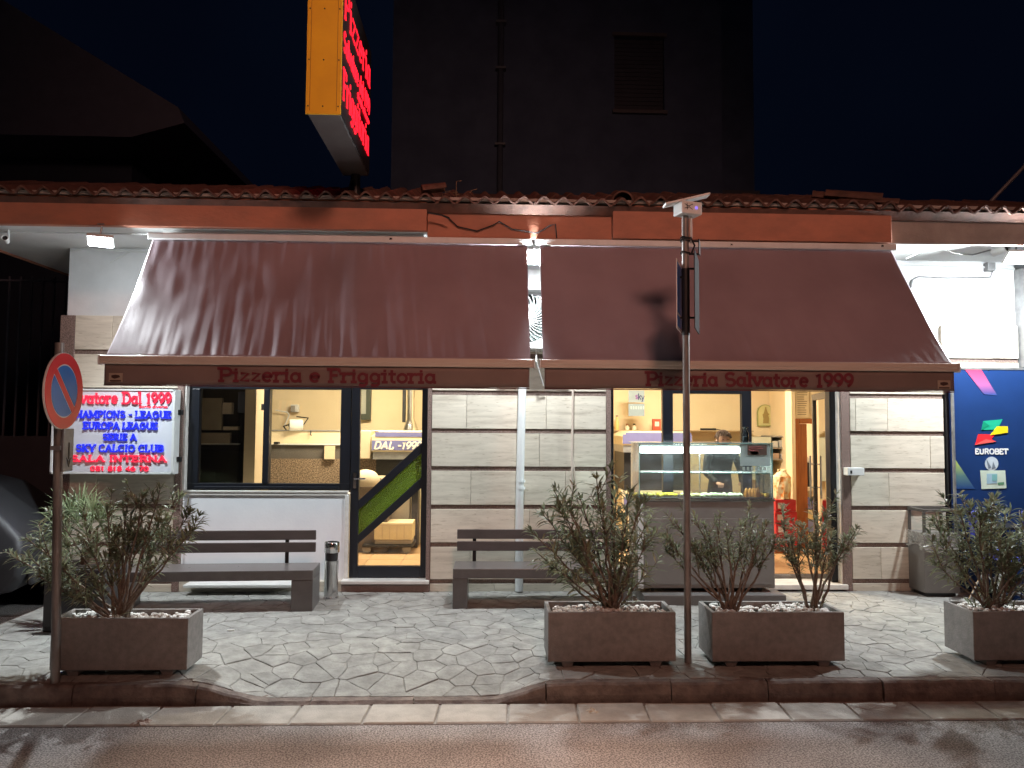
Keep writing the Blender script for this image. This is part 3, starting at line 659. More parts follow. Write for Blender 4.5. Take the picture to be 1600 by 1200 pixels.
awning('creased brown awning reading Pizzeria e Friggitoria, over the window and door',-3.02,.366,-2.985,.352,3,.50,'Pizzeria e Friggitoria',X(341,-1.78,590),X(682,-1.78,590),0)
awning('smooth brown awning reading Pizzeria Salvatore 1999, over the display counter',.480,3.775,.452,3.80,5,.22,'Pizzeria Salvatore 1999',X(1009,-1.78,590),X(1334,-1.78,590),1)
# ================================================================== FLOODLIGHTS
def flood(px,py,Y,label,energy,tgt,wide):
    p=atY(px,py,Y); Fl=T('floodlight',label,'floodlight',tuple(p),group='white floodlights under the eaves')
    d=(Vector(tgt)-p).normalized(); dq=Vector((d.x*.3,min(d.y,-.35),d.z)).normalized(); q=dq.to_track_quat('-Z','Y').to_matrix().to_4x4(); Mx=Matrix.Translation(p)@q
    MB().box(-.105,.105,-.075,.075,.0,.030,M4=Mx).box(-.07,.07,-.05,.05,.030,.05,M4=Mx).build('housing',M['whiteplastic'],Fl,bevel=.004)
    MB().box(-.095,.095,-.065,.065,-.004,-.0005,M4=Mx).build('lens',M['lamp'],Fl)
    MB().tube([p+Vector((0,0,0))-d*.03,(p.x,p.y+.02,WT-.01)],.008,6).box(p.x-.03,p.x+.03,p.y-.01,p.y+.05,WT-.012,WT-.002).build('bracket',M['greymetal'],Fl)
    if wide: l=light('flood_beam','POINT',tuple(p+d*.05),energy,(.90,.97,1.0),shadow_soft_size=.045)
    else: l=light('flood_beam','SPOT',tuple(p+d*.02),energy,(.90,.97,1.0),tgt,spot_size=R_(179.5),spot_blend=1,shadow_soft_size=.045)
    if not wide: light('flood_spill','POINT',tuple(p+d*.05),24,(.90,.97,1.0),shadow_soft_size=.05)
    return Fl
flood(157,378,-.965,'leftmost floodlight, on the bare soffit left of the creased awning',POW['flood'][0],(-1.9,-1.95,.70),0)
flood(833,402,-.90,'middle floodlight in the gap between the two awnings',POW['flood'][1],(.2,-5.2,0),1)
flood(1590,403,-.85,'rightmost floodlight, shining on the white wall beside the blue panels',POW['flood'][2],(4.0,-3.6,0),1)
# ================================================================== STREET LAMP behind the viewer
SL=T('street_lamp','tall street lamp across the road giving the reddish light','street lamp',(1.6,-13.2,-.13))
MB().tube([(1.6,-13.2,-.13),(1.6,-13.2,7.8),(1.6,-12.6,8.25),(1.6,-11.2,8.35)],[.08,.055,.045,.04],10).build('pole',M['greymetal'],SL)
MB().box(1.45,1.75,-11.4,-10.8,8.28,8.40).build('lamp_head',M['greymetal'],SL,bevel=.03)
MB().box(1.49,1.71,-11.35,-10.85,8.262,8.279).build('lens',emi('sodium',(1,.50,.30),8),SL)
light('street_light','SPOT',(1.6,-11.1,8.24),POW['street'],(1,.47,.34),(.6,-.9,4.4),spot_size=R_(72),spot_blend=1,shadow_soft_size=.8)
HL=T('added_road_lamp','added unseen lamp on a wire above the road, lighting the asphalt','street lamp',(.8,-6.3,7.6))  # unseen lamp and wire added overhead to brighten the road
MB().tube([(-14,-6.3,8.3),(.8,-6.3,7.95),(14,-6.3,8.3)],.01,5).tube([(.8,-6.3,7.95),(.8,-6.3,7.74)],.015,6).build('wire',M['greymetal'],HL)
MB().lathe([(.20,7.60),(.21,7.64),(.08,7.74),(0,7.76)],(.8,-6.3,0),20).build('shade',M['greymetal'],HL)
MB().lathe([(0,7.61),(.17,7.612)],(.8,-6.3,0),16).build('lens',emi('added_lamp_lens',(1,.7,.5),8),HL)
light('added_road_light','SPOT',(.8,-6.3,7.57),POW['over'],(1,.70,.55),(.2,-6.95,0),spot_size=R_(66),spot_blend=1,shadow_soft_size=.12)
# ================================================================== PYLON SIGN over the roof
PS=T('pylon_sign','double-sided sign box on a roof pole, yellow edge and red neon script letters','sign',(-1.25,-1.4,4.03))
xs0,xs1=-1.385,-1.12; ys0,ys1=-2.1,-.70; zs0,zs1=4.035,5.25
MB().box(xs0+.012,xs1-.012,ys0+.012,ys1,zs0,zs1).build('casing',M['signcase'],PS,bevel=.006)
yp=MB().box(xs0,xs1,ys0-.006,ys0+.010,zs0-.005,zs1)
ypo=yp.build('yellow_edge_panel',M['yellow'],PS,bevel=.004)
k=MB()
for zz in (4.09,4.45,4.85,5.15):
    for xx in (xs0+.02,xs0+.13,xs1-.02): k.lathe([(0,0),(.006,0),(.006,.003),(0,.003)],(0,0,0),6,M4=Matrix.Translation((xx,ys0-.0065,zz))@Matrix.Rotation(R_(90),4,'X'))
k.build('rivets',M['black'],ypo)
MB().box(xs0+.03,xs0+.034,ys0-.0085,ys0-.006,zs0+.02,zs1).box(xs1-.034,xs1-.03,ys0-.0085,ys0-.006,zs0+.02,zs1).build('edge_fold',plain('fold',(.45,.2,.02)),ypo)
for s,xf in ((1,xs1-.012),(-1,xs0+.012)):
    MB().box(min(xf,xf+s*.008),max(xf,xf+s*.008),ys0+.02,ys1-.01,zs0+.02,zs1-.02).build('sign_face',M['signface'],PS)
    ri=(0,1,0) if s>0 else (0,-1,0); out=(s,0,0); st=ys0+.07 if s>0 else ys1-.07
    xl=xf+s*.010
    m_=lettering('Pizzeria',(xl,st,4.84),1.26,.27,right=ri,out=out,w_=.085,depth=.004,serif=.06)
    lettering('Salvatore dal 1999',(xl,st,4.57),1.26,.17,right=ri,out=out,w_=.085,depth=.004,serif=.05).build('neon_lettering',M['neon'],PS)
    lettering('Friggitoria',(xl,st,4.19),1.24,.25,right=ri,out=out,w_=.085,depth=.004,serif=.06).build('neon_lettering',M['neon'],PS)
    m_.build('neon_lettering',M['neon'],PS)
    lettering('Santo diverso',(xl,st+s*.62,4.475),.58,.055,right=ri,out=out,w_=.16,depth=.008,serif=0).build('small_lettering',M['neon'],PS)
MB().tube([(-1.25,-.72,3.62),(-1.25,-.72,4.04)],.045,12).tube([(-1.33,-.85,3.62),(-1.28,-.74,4.03)],.006,5).build('mast',M['black'],PS)
# ================================================================== WALL SIGN (white, red and blue lettering)
WS=T('wall_sign','white wall sign with red and blue football lettering left of the window','sign',(-3.75,-.02,1.15))
wx0,wx1=X(80,-.17,690),X(272,-.17,690); wz0,wz1=Z(741,-.17,190),Z(608,-.17,190)
MB().box(wx0,wx1,-.165,-.04,wz0,wz1).build('casing',M['whitepipe'],WS,bevel=.006)
MB().box(wx0+.025,wx1-.025,-.1695,-.1655,wz0+.025,wz1-.02).build('face',M['boxface'],WS)
MB().box(wx0,wx1,-.178,-.1705,wz0,wz0+.022).box(wx1-.022,wx1,-.178,-.1705,wz0,wz1).box(wx0,wx1,-.178,-.1705,wz1-.018,wz1).box(wx0,wx0+.022,-.178,-.1705,wz0,wz1).build('frame',M['whitepipe'],WS,bevel=.003)
for zz in (wz0+.12,wz1-.25): MB().box(wx1,wx1+.03,-.10,-.04,zz,zz+.05).build('bracket',M['black'],WS)
Ys=-.170
def sline(t,x0,x1,ya,yb,m,w_=.2,serif=.15,dep=.012):
    a=atY(x0,yb,Ys); b=atY(x1,yb,Ys); h=atY((x0+x1)/2,ya,Ys).z-atY((x0+x1)/2,yb,Ys).z
    lettering(t,(a.x,Ys,a.z),b.x-a.x,h,w_=w_,depth=dep,serif=serif).build('lettering',m,WS)
sline('Salvatore Dal 1999',97,268,612,630.5,M['ledred'],.14,.11)
sline('Santo diverso',217,262,633,637.5,M['ledred'],.2,0,.003)
sline('CHAMPIONS - LEAGUE',109,268,641,653,M['ledblue'],.16,.11)
sline('EUROPA LEAGUE',130,247,659,670.5,M['ledblue'],.17,.11)
sline('SERIE A',161,214,677,688,M['ledblue'],.17,.11)
sline('SKY CALCIO CLUB',119,256,694,706,M['ledblue'],.17,.11)
sline('SALA INTERNA',111,261,711,721.5,M['ledred'],.17,.11)
sline('081 818 46 70',141,233,728,736,M['ledred'],.15,0)
# ================================================================== NO PARKING SIGN
NP=T('no_parking_sign','round red and blue no parking sign with an arrow plate on a leaning grey pole','road sign',(-2.885,-2.60,0))
px_,py_=X(87,-2.60,1050),-2.60
MB().tube([(px_,py_,-.01),(px_-.06,py_,2.22)],.028,12).build('pole',M['pole'],NP,smooth=True)
dc=atY(94,611,-2.60); zc=dc.z; rD=.256; 
Md=Matrix.Translation((px_-.015,py_+.0,zc))@Matrix.Rotation(R_(4),4,'Z')@Matrix.Rotation(R_(90),4,'Y')
# local frame: x->-z (down), y->y, z->x (out, towards +X)
def dl(a,b,d): return Md@Vector((-b,a,d))      # a along Y, b up, d outwards
def disc(r,d0,d1,mb,mi=0,n=40,ri=0):
    if ri==0: mb.prism([(r*math.cos(2*math.pi*i/n),r*math.sin(2*math.pi*i/n)) for i in range(n)],lambda u,v,d:dl(u,v,d),d0,d1,mi)
    else:
        vs=[];fs=[]
        for i in range(n):
            q=2*math.pi*i/n
            for rr in (ri,r):
                for d in (d0,d1): vs.append(dl(rr*math.cos(q),rr*math.sin(q),d))
        for i in range(n):
            a=i*4;b=((i+1)%n)*4; fs+=[(a+1,a+3,b+3,b+1),(a+2,a,b,b+2),(a+3,a+2,b+2,b+3),(a,a+1,b+1,b)]
        mb.add(vs,fs,mi)
m_=MB(); disc(rD,-.012,0,m_); dsk=m_.build('disc',M['signwhite'],NP)
m_=MB(); disc(rD-.004,.0003,.003,m_,ri=rD*.70); m_.build('red_ring',M['signred'],dsk)
def halfblue(sgn):
    # region of the inner circle on one side of the slanted bar
    r=rD*.665; off=.030; n=28; th=R_(-45); c_,s_=math.cos(th),math.sin(th); pts=[]
    a0=math.asin(off/r)
    for i in range(n+1):
        q=a0+(math.pi-2*a0)*i/n; u,v=r*math.cos(q),r*math.sin(q)
        if sgn<0: u,v=-u,-v
        pts.append((u*c_-v*s_,u*s_+v*c_))
    return pts
m_=MB(); [m_.prism(halfblue(s),dl,.0003,.003) for s in (1,-1)]; m_.build('blue_field',M['signblue'],dsk)
m_=MB(); th=R_(-45); L=rD*.69; hw=.022
m_.prism([(x*math.cos(th)-y*math.sin(th),x*math.sin(th)+y*math.cos(th)) for x,y in ((-L,-hw),(L,-hw),(L,hw),(-L,hw))],dl,.0004,.0034); m_.build('red_bar',M['signred'],dsk)
px_-=.04; za_,zb_=atY(103,670,-2.6).z,atY(103,737,-2.6).z
MB().box(px_+.032,px_+.044,py_-.02,py_+.10,zb_,za_).build('arrow_plate',M['signgrey'],NP,bevel=.003)
ya=py_+.045; zm=(za_+zb_)/2-.03
MB().box(px_+.0445,px_+.0465,ya-.006,ya+.006,zm-.03,zm+.08).prism([(ya-.028,zm-.02),(ya,zm-.085),(ya+.028,zm-.02),(ya,zm-.045)],lambda u,v,d:(d,u,v),px_+.0450,px_+.0472).build('arrow',M['black'],NP)
MB().box(px_-.050,px_+.012,py_-.035,py_+.035,zc-.13,zc-.10).box(px_-.050,px_+.012,py_-.035,py_+.035,zc+.08,zc+.11).box(px_-.035,px_+.031,py_-.035,py_+.035,(za_+zb_)/2,(za_+zb_)/2+.03).build('clamp',M['greymetal'],NP)
# ================================================================== CENTRE POST with edge-on plates and solar unit
CPo=T('sign_post','steel post with edge-on blue signs and a small solar unit on top, at the kerb','sign post',(1.458,-2.27,0))
cx_,cy_=1.462,-2.27
ztop=atY(1074,338,cy_).z
MB().tube([(cx_,cy_,-.01),(cx_,cy_,ztop)],.0255,14).build('pole',M['pole'],CPo,smooth=True)
MB().tube([(cx_,cy_,atY(1074,524,cy_).z),(cx_,cy_,atY(1074,420,cy_).z)],.029,14).build('black_sleeve',M['black'],CPo,smooth=True)
MB().tube([(cx_+.042,cy_,atY(1074,380,cy_).z),(cx_+.042,cy_,ztop-.0)],.010,8).build('conduit',M['whiteplastic'],CPo)
k=MB()
for zz,rr in ((atY(1074,376,cy_).z,.034),(atY(1074,372,cy_).z,.034),(atY(1074,395,cy_).z,.032)):
    k.tube([(cx_+rr*math.cos(q/10*6.283),cy_+rr*math.sin(q/10*6.283),zz+.006*math.sin(q*1.3)) for q in range(11)],.006,5)
k.tube([(cx_+.03,cy_-.03,atY(1074,372,cy_).z),(cx_+.06,cy_-.03,atY(1074,385,cy_).z),(cx_+.035,cy_-.03,atY(1074,398,cy_).z)],.007,5)
k.build('cable_wrap',M['black'],CPo)
def plate(cx,cy,pxs,ya,yb,mt_,th=20.5,wd=.40,label=None,sgn=-1):
    p=atY(pxs,(ya+yb)/2,cy); z0=atY(pxs,yb,cy).z+.02; z1=atY(pxs,ya,cy).z-.02; q=R_(th); u=Vector((math.sin(q),math.cos(q),0)); n=Vector((u.y,-u.x,0))*sgn
    m_=MB(); c=Vector((p.x,cy,0))
    def fn(a,b,d): return c+u*a+n*d+Vector((0,0,b))
    m_.prism([(-wd/2,z0),(wd/2,z0),(wd/2,z1),(-wd/2,z1)],fn,0,.006)
    o=m_.build('sign_plate',mt_[0],CPo,label=label)
    if len(mt_)>1:
        m2=MB().prism([(-wd/2+.02,z0+.02),(wd/2-.02,z0+.02),(wd/2-.02,z0+.10),(-wd/2+.02,z0+.10)],fn,.0065,.008); m2.build('printed_band',M['signblue'],o)
        m2=MB().prism([(-wd/2+.02,z0+.12),(wd/2-.02,z0+.12),(wd/2-.02,z1-.02),(-wd/2+.02,z1-.02)],fn,.0065,.008); m2.build('printed_field',M['signblue'],o)
        for a,b in ((0,0),):
            pass
    k=MB()
    for zz in (z0+.1,z1-.1): k.tube([fn(0,zz,0),Vector((cx_,cy_,zz))],.008,6)
    k.build('bracket',M['black'],CPo)
plate(cx_,cy_,1061,408,522,(M['signwhite'],1),label='blue and white plate seen almost edge on',sgn=1)
plate(cx_,cy_,1088,395,522,(plain('dark_plate',(.03,.028,.03),.8),),label='grey-backed plate seen almost edge on',sgn=1)
plate(cx_,cy_,1092,372,402,(M['black'],),wd=.12,sgn=1)
# solar unit
pz=ztop
Mx=Matrix.Translation((cx_+.01,cy_,pz+.052))@Matrix.Rotation(R_(18),4,'Z')
hb=MB().box(-.075,.095,-.06,.06,-.048,.045,M4=Mx).build('unit_housing',M['whiteplastic'],CPo,bevel=.006)
MB().lathe([(0,0),(.012,0),(.009,.006),(0,.006)],(0,0,0),10,M4=Mx@Matrix.Translation((.045,-.0605,0))@Matrix.Rotation(R_(90),4,'X')).build('led',emi('violet_led',(.25,.18,.9),1.2),hb)
k=MB()
for a,b,c_,d_ in ((-.055,.02,-.015,.005),(-.055,-.012,-.015,.0),(-.035,.028,-.033,-.02),(-.015,.01,.015,.024),(-.015,.0,.012,-.016)): k.tube([Mx@Vector((a,-.0615,b)),Mx@Vector((c_,-.0615,d_))],.0022,4)
k.build('printed_mark',M['black'],hb)
a=atY(1038,321,cy_); b=atY(1107,305,cy_); 
ang=math.atan2(b.z-a.z,b.x-a.x); Mx2=Matrix.Translation(((a.x+b.x)/2,cy_,(a.z+b.z)/2))@Matrix.Rotation(-ang,4,'Y')
L=(b-a).length/2
sp_=MB().box(-L,L,-.05,.05,-.008,.008,M4=Mx2).build('solar_panel',M['whiteplastic'],CPo,bevel=.003)
MB().box(-L+.01,L-.01,-.045,.045,.0085,.010,M4=Mx2).build('solar_cells',M['navy_alu'],sp_)
# ================================================================== PLANTERS
def planter(x0,x1,y0,y1,label,zt=.385,d_=0):
    P_=T('planter',label,'planter',((x0+x1)/2,(y0+y1)/2,0),group='rectangular concrete planters along the kerb')
    t=.028; zb=.045+d_; zt+=d_
    m_=MB(); o_=[(x0,y0),(x1,y0),(x1,y1),(x0,y1)]; i_=[(x0+t,y0+t),(x1-t,y0+t),(x1-t,y1-t),(x0+t,y1-t)]
    vs=[(a,b,zb) for a,b in o_]+[(a,b,zt) for a,b in o_]+[(a,b,zt) for a,b in i_]+[(a,b,zb+.03) for a,b in i_]
    fs=[(3,2,1,0)]+[(k,(k+1)%4,4+(k+1)%4,4+k) for k in range(4)]+[(4+k,4+(k+1)%4,8+(k+1)%4,8+k) for k in range(4)]+[(8+k,8+(k+1)%4,12+(k+1)%4,12+k) for k in range(4)]+[(12,13,14,15)]
    m_.add(vs,fs).build('box',M['concrete'],P_,bevel=.005)
    for fx in (x0+.14,x1-.14):
        MB().add([(fx-.03,y0+.03,0),(fx+.03,y0+.03,0),(fx+.03,y1-.03,0),(fx-.03,y1-.03,0),(fx-.045,y0+.015,zb),(fx+.045,y0+.015,zb),(fx+.045,y1-.015,zb),(fx-.045,y1-.015,zb)],[(0,3,2,1),(0,1,5,4),(1,2,6,5),(2,3,7,6),(3,0,4,7),(4,5,6,7)]).build('foot',M['concrete'],P_)
    bx(x0+t+.001,x1-t-.001,y0+t+.001,y1-t-.001,zb+.04,zt-.045).build('soil',M['soil'],P_)
    m_=MB(); 
    n=int((x1-x0)*260)
    ico=[(0,0,1),(.89,0,.45),(.28,.85,.45),(-.72,.53,.45),(-.72,-.53,.45),(.28,-.85,.45),(.72,.53,-.45),(-.28,.85,-.45),(-.89,0,-.45),(-.28,-.85,-.45),(.72,-.53,-.45),(0,0,-1)]
    fi=[(0,1,2),(0,2,3),(0,3,4),(0,4,5),(0,5,1),(1,6,2),(2,7,3),(3,8,4),(4,9,5),(5,10,1),(6,7,2),(7,8,3),(8,9,4),(9,10,5),(10,6,1),(11,7,6),(11,8,7),(11,9,8),(11,10,9),(11,6,10)]
    for _ in range(n):
        r=rnd.uniform(.011,.021); a=rnd.uniform(x0+t+.02,x1-t-.02); b=rnd.uniform(y0+t+.02,y1-t-.02); c=zt-.034+rnd.uniform(0,.022)+.012*math.sin(a*9)
        q=Matrix.Rotation(rnd.uniform(0,6),3,'Z')@Matrix.Rotation(rnd.uniform(-.5,.5),3,'X'); sx,sy,sz=rnd.uniform(.9,1.4),rnd.uniform(.8,1.1),rnd.uniform(.6,.9)
        m_.add([Vector((a,b,c))+q@Vector((v[0]*r*sx,v[1]*r*sy,v[2]*r*sz)) for v in ico],fi)
    m_.build('pebbles',M['pebble'],P_,kind='stuff',smooth=True)
    return P_
p1x=X(293,-2.52,1010)
planter(p1x-.90,p1x,-2.52,-2.25,'leftmost planter, against the no parking pole')
planter(.445,1.345,-2.39,-2.05,'planter with the tallest oleander, left of the steel post')
planter(1.60,2.545,-2.40,-2.06,'planter with two open oleanders, right of the steel post')
planter(3.475,4.40,-2.40,-2.06,'rightmost planter, in front of the litter bin and blue panels')
# ================================================================== OLEANDERS, PALM
def leafquad(m_,p,d,L,wd,droop,mi=0,side=None):
    d=d.normalized(); s=d.cross(Vector((rnd.uniform(-.3,.3),rnd.uniform(-.3,.3),1)))
    if s.length<.1: s=Vector((1,0,0))
    s.normalize(); n=s.cross(d)
    a=p; b=p+d*L*.35+Vector((0,0,-droop*L*.1)); c=p+d*L*.7+Vector((0,0,-droop*L*.4)); e=p+d*L+Vector((0,0,-droop*L*.9))
    f=n*wd*.25
    m_.add([a,b-s*wd*.5+f,b+s*wd*.5+f,b,c-s*wd*.42+f,c+s*wd*.42+f,c,e],[(0,3,1),(0,2,3),(1,3,6,4),(3,2,5,6),(4,6,7),(6,5,7)],mi)
def oleander(label,base,tips,leafL=(.07,.12),wd=.013,dens=1.0,cover=.45,seed=1,r0=.011,mats=None,twigs=3,extra=0,whorl=.030):
    rr=random.Random(seed); O=T('oleander',label,'shrub',tuple(base),group='oleander shrubs in the planters')
    st=MB(); lf=MB(); base=Vector(base); segs=[]
    for ti,tp in enumerate(tips):
        tp=Vector(tp); b0=base+Vector((rr.uniform(-.05,.05),rr.uniform(-.03,.03),-.02)); v=tp-b0; pts=[]
        bow=Vector((0,0,.18*math.hypot(v.x,v.y)))*-1
        for i in range(9):
            t=i/8; pts.append(b0+Vector((v.x*(t**1.15),v.y*(t**1.15),v.z*t))+Vector((rr.uniform(-.01,.01),rr.uniform(-.01,.01),0))*(1 if 0<i<8 else 0)+bow*math.sin(math.pi*t)*.25)
        st.tube(pts,[r0*(1-.68*i/8) for i in range(9)],6)
        segs.append((pts,cover))
        for k in range(twigs):
            q=rr.randint(4,7) ; s0=pts[q]; dv=(pts[q]-pts[q-1]).normalized()
            dv=(dv+Vector((rr.uniform(-.75,.75),rr.uniform(-.75,.75),rr.uniform(-.1,.4)))).normalized(); L=rr.uniform(.10,.24)*(1.1 if q<6 else .9)
            tp2=[s0+dv*L*i/4+Vector((0,0,.03*(i/4)**2)) for i in range(5)]
            st.tube(tp2,[r0*.38*(1-.5*i/4) for i in range(5)],5); segs.append((tp2,.85))
    for pts,cv in segs:
        tot=sum((b-a).length for a,b in zip(pts,pts[1:])); s=0; nxt=tot*(1-cv)
        for a,b in zip(pts,pts[1:]):
            L=(b-a).length
            while nxt<s+L:
                t=(nxt-s)/L; p=a+(b-a)*t; ax=(b-a).normalized(); f=(nxt/tot)
                for j in range(3 if f<.93 else 7):
                    if rr.random()>dens: continue
                    q=rr.uniform(0,6.283); e=Vector((math.cos(q),math.sin(q),0)); e=(e-ax*e.dot(ax)).normalized()
                    up=rr.uniform(.45,1.1) if f<.93 else rr.uniform(.8,2.6)
                    leafquad(lf,p,e+ax*up,rr.uniform(*leafL)*(1 if f<.95 else .85),wd*rr.uniform(.8,1.25),rr.uniform(.0,.55),1 if rr.random()<.22 else 0)
                nxt+=whorl*rr.uniform(.7,1.4)
            s+=L
    if extra:
        for _ in range(extra):
            p=base+Vector((rr.uniform(-.14,.14),rr.uniform(-.06,.06),rr.uniform(.02,.2))); q=rr.uniform(0,6.283)
            leafquad(lf,p,Vector((math.cos(q),math.sin(q)*.6,rr.uniform(.2,1.5))),rr.uniform(*leafL),wd,rr.uniform(0,.5),0)
    st.build('stems',M['bark'],O,smooth=True)
    lf.build('foliage',mats or [M['leaf'],M['leaf2']],O)
    return O
def tipsfrom(lst,Y,ys,seed):
    rr=random.Random(seed); out=[]
    for (a,b) in lst:
        yy=Y+rr.uniform(-ys,ys); out.append(tuple(atY(a,b,yy)))
    return out
zb_=.345
oleander('dark dense oleander with bare lower stems, in the planter by the no parking pole',(-2.50,-2.40,zb_),
    tipsfrom([(40,840),(25,870),(60,900),(60,850),(95,810),(75,890),(130,800),(140,860),(165,790),(185,830),(200,775),(225,770),(220,840),(250,765),(262,810),(240,860),(285,770),(298,800),(280,850),(150,905),(110,915),(300,830),(180,870),(45,870),(205,800)],-2.40,.22,2),seed=2,leafL=(.065,.105),cover=.36,twigs=4,extra=10,whorl=.032)
oleander('tall bushy oleander leafy to the base, left of the steel post',(.93,-2.22,zb_),
    tipsfrom([(865,765),(845,800),(830,830),(880,775),(905,775),(932,745),(940,790),(960,765),(985,765),(1000,790),(1015,810),(1010,850),(880,830),(905,870),(950,850),(985,880),(1005,900),(860,885),(835,860),(925,900),(960,905),(895,800),(975,810)],-2.22,.2,3),seed=4,leafL=(.085,.14),wd=.016,cover=.55,twigs=3,extra=50,whorl=.040)
oleander('open oleander with long bare stems leaning left, right of the steel post',(1.77,-2.24,zb_),
    tipsfrom([(1035,835),(1055,815),(1040,860),(1085,805),(1100,820),(1075,850),(1120,820),(1135,830),(1150,850),(1165,815),(1180,810),(1195,835),(1200,815),(1210,850),(1105,865)],-2.24,.16,5),seed=6,leafL=(.05,.085),wd=.011,cover=.34,twigs=4,whorl=.026)
oleander('small open oleander at the right end of the two-shrub planter',(2.40,-2.24,zb_),
    tipsfrom([(1222,815),(1235,840),(1255,820),(1275,810),(1290,800),(1300,830),(1280,850),(1330,830),(1320,850),(1225,850)],-2.24,.12,7),seed=8,leafL=(.055,.09),wd=.011,cover=.34,twigs=4,extra=14,whorl=.028)
oleander('brownish oleander spreading over the rightmost planter',(3.72,-2.24,zb_),
    tipsfrom([(1455,810),(1475,850),(1500,800),(1515,785),(1530,800),(1555,775),(1570,800),(1580,840),(1600,810),(1640,790),(1620,850),(1590,880),(1500,850),(1540,840),(1660,850),(1460,880),(1600,900)],-2.24,.2,9),seed=10,leafL=(.075,.12),wd=.014,cover=.42,twigs=4,extra=70,whorl=.028)
# palm in a tall dark pot
pY=-1.25
PT=T('tall_pot','tall dark square pot behind the leftmost planter, holding a fan palm','pot',(X(110,pY,950),pY,0))
xa,xb=X(68,pY-.2,920),X(162,pY-.2,920)
MB().box(xa,xb,pY-.2,pY+.2,.0,.5).build('pot',plain('dark_pot',(.05,.045,.045),.5),PT,bevel=.01)
MB().box(xa+.02,xb-.02,pY-.18,pY+.18,.501,.51).build('soil',M['soil'],PT)
FP=T('fan_palm','pale green fan palm in a tall dark pot behind the oleander','palm',((xa+xb)/2,pY,.5))
tr=MB(); tr.tube([((xa+xb)/2,pY,.5),((xa+xb)/2+.01,pY,.72)],[.06,.05],10).build('trunk',M['bark'],FP)
fl=MB(); stt=MB(); rr=random.Random(12)
c0=Vector(((xa+xb)/2+.01,pY,.70))
for (a,b) in ((75,765),(110,752),(150,765),(55,800),(175,800),(35,830),(95,800),(140,800),(190,790),(60,850),(160,845),(115,780)):
    tp=atY(a,b,pY+rr.uniform(-.25,.25)); d=(tp-c0); L=d.length*.55; hub=c0+d*.45+Vector((0,0,.03)); stt.tube([c0,c0+d*.22+Vector((0,0,.03)),hub],.006,5)
    dn=d.normalized(); s=dn.cross(Vector((0,-1,.3))).normalized(); 
    for k in range(-9,10):
        q=R_(k*11); e=(dn*math.cos(q)+s*math.sin(q)+Vector((0,rr.uniform(-.1,.1),0)))
        leafquad(fl,hub,e,L*(1-.012*abs(k))*rr.uniform(.9,1.05),.017,rr.uniform(.05,.25))
stt.build('stalks',M['palmleaf'],FP); fl.build('fronds',M['palmleaf'],FP)
# ================================================================== BENCHES
def bench(label,x0,y0,rz,L,legw,H=.365):
    Bn=T('bench',label,'bench',(x0,y0,0),rz,group='grey metal benches against the pizzeria wall')
    D=.38; k=dict(local=True,bevel=.004)
    MB().box(0,L,0,D,H-.088,H).build('seat',M['bench_top'],Bn,**k)
    MB().box(0,legw,.002,D-.002,0,H-.089).build('leg',M['bench_top'],Bn,**k)
    MB().box(L-legw,L,.002,D-.002,0,H-.089).build('leg',M['bench_top'],Bn,**k)
    for (za,zb2) in ((.47,.56),(.585,.675)): MB().box(.02,L-.04,D-.035,D-.01,za,zb2).build('backrest_slat',M['bench_slat'],Bn,**k)
    for xx in (.17,L-.33): MB().box(xx,xx+.035,D-.008,D+.008,H-.05,.66).build('backrest_support',M['black'],Bn,**k)
    return Bn
bench('grey metal bench under the white panel, half hidden by the leftmost planter',-3.38,-.90,R_(3.0),1.83,.19)
bench('grey metal bench against the stone wall, partly hidden by the tall oleander',-.293,-.735,R_(-.5),1.66,.135)
# ================================================================== SMALL OUTDOOR THINGS
ab=T('ashtray_bin','slim polished steel ashtray bin at the right end of the left bench','ashtray bin',(-1.49,-.30,0))
MB().lathe([(.0,.012),(.062,.012),(.066,.02),(.066,.36),(.070,.365)],(-1.49,-.30,0),24).build('tube',M['chrome'],ab,smooth=True)
MB().lathe([(.060,.37),(.062,.44)],(-1.49,-.30,0),24).build('dark_collar',M['black'],ab,smooth=True)
MB().lathe([(.071,.44),(.074,.445),(.074,.53),(.068,.54),(.066,.53),(.0,.52)],(-1.49,-.30,0),24).build('ash_top',M['chrome'],ab,smooth=True)
MB().lathe([(.0,0),(.075,0),(.075,.011),(.0,.011)],(-1.49,-.30,0),24).build('base',M['chrome'],ab)
# litter bin
lb=T('litter_bin','open-topped dark litter bin with a clear bag hanging over its rim, beside the stone wall','litter bin',(4.56,-.17,0))
a0,a1,b0,b1=4.39,4.75,-.31,-.03
cut=.0
MB().box(a0,a1,b0,b1,.04,.63).build('body',plain('bin_paint',(.17,.155,.14),.5),lb,bevel=.006)
MB().box(a0+.03,a1-.03,b0+.03,b1-.03,0,.04).build('plinth',M['black'],lb)
fr=MB()
for xx in (a0,a1-.025):
    for yy in (b0,b1-.025): fr.box(xx,xx+.025,yy,yy+.025,.632,.84)
fr.box(a0,a1,b0,b0+.025,.841,.87).box(a0,a1,b1-.025,b1,.841,.87).box(a0,a0+.025,b0+.026,b1-.026,.841,.87).box(a1-.025,a1,b0+.026,b1-.026,.841,.87)
fr.build('frame',plain('bin_frame',(.10,.09,.08),.5),lb,bevel=.003)
mg,n_,l2,bb=nt('clear_bag'); n_.remove(bb); o_=n_['Material Output']; t_=n_.new('ShaderNodeBsdfTransparent'); d_=n_.new('ShaderNodeBsdfPrincipled'); d_.inputs['Base Color'].default_value=(.6,.58,.53,1); d_.inputs['Roughness'].default_value=.25
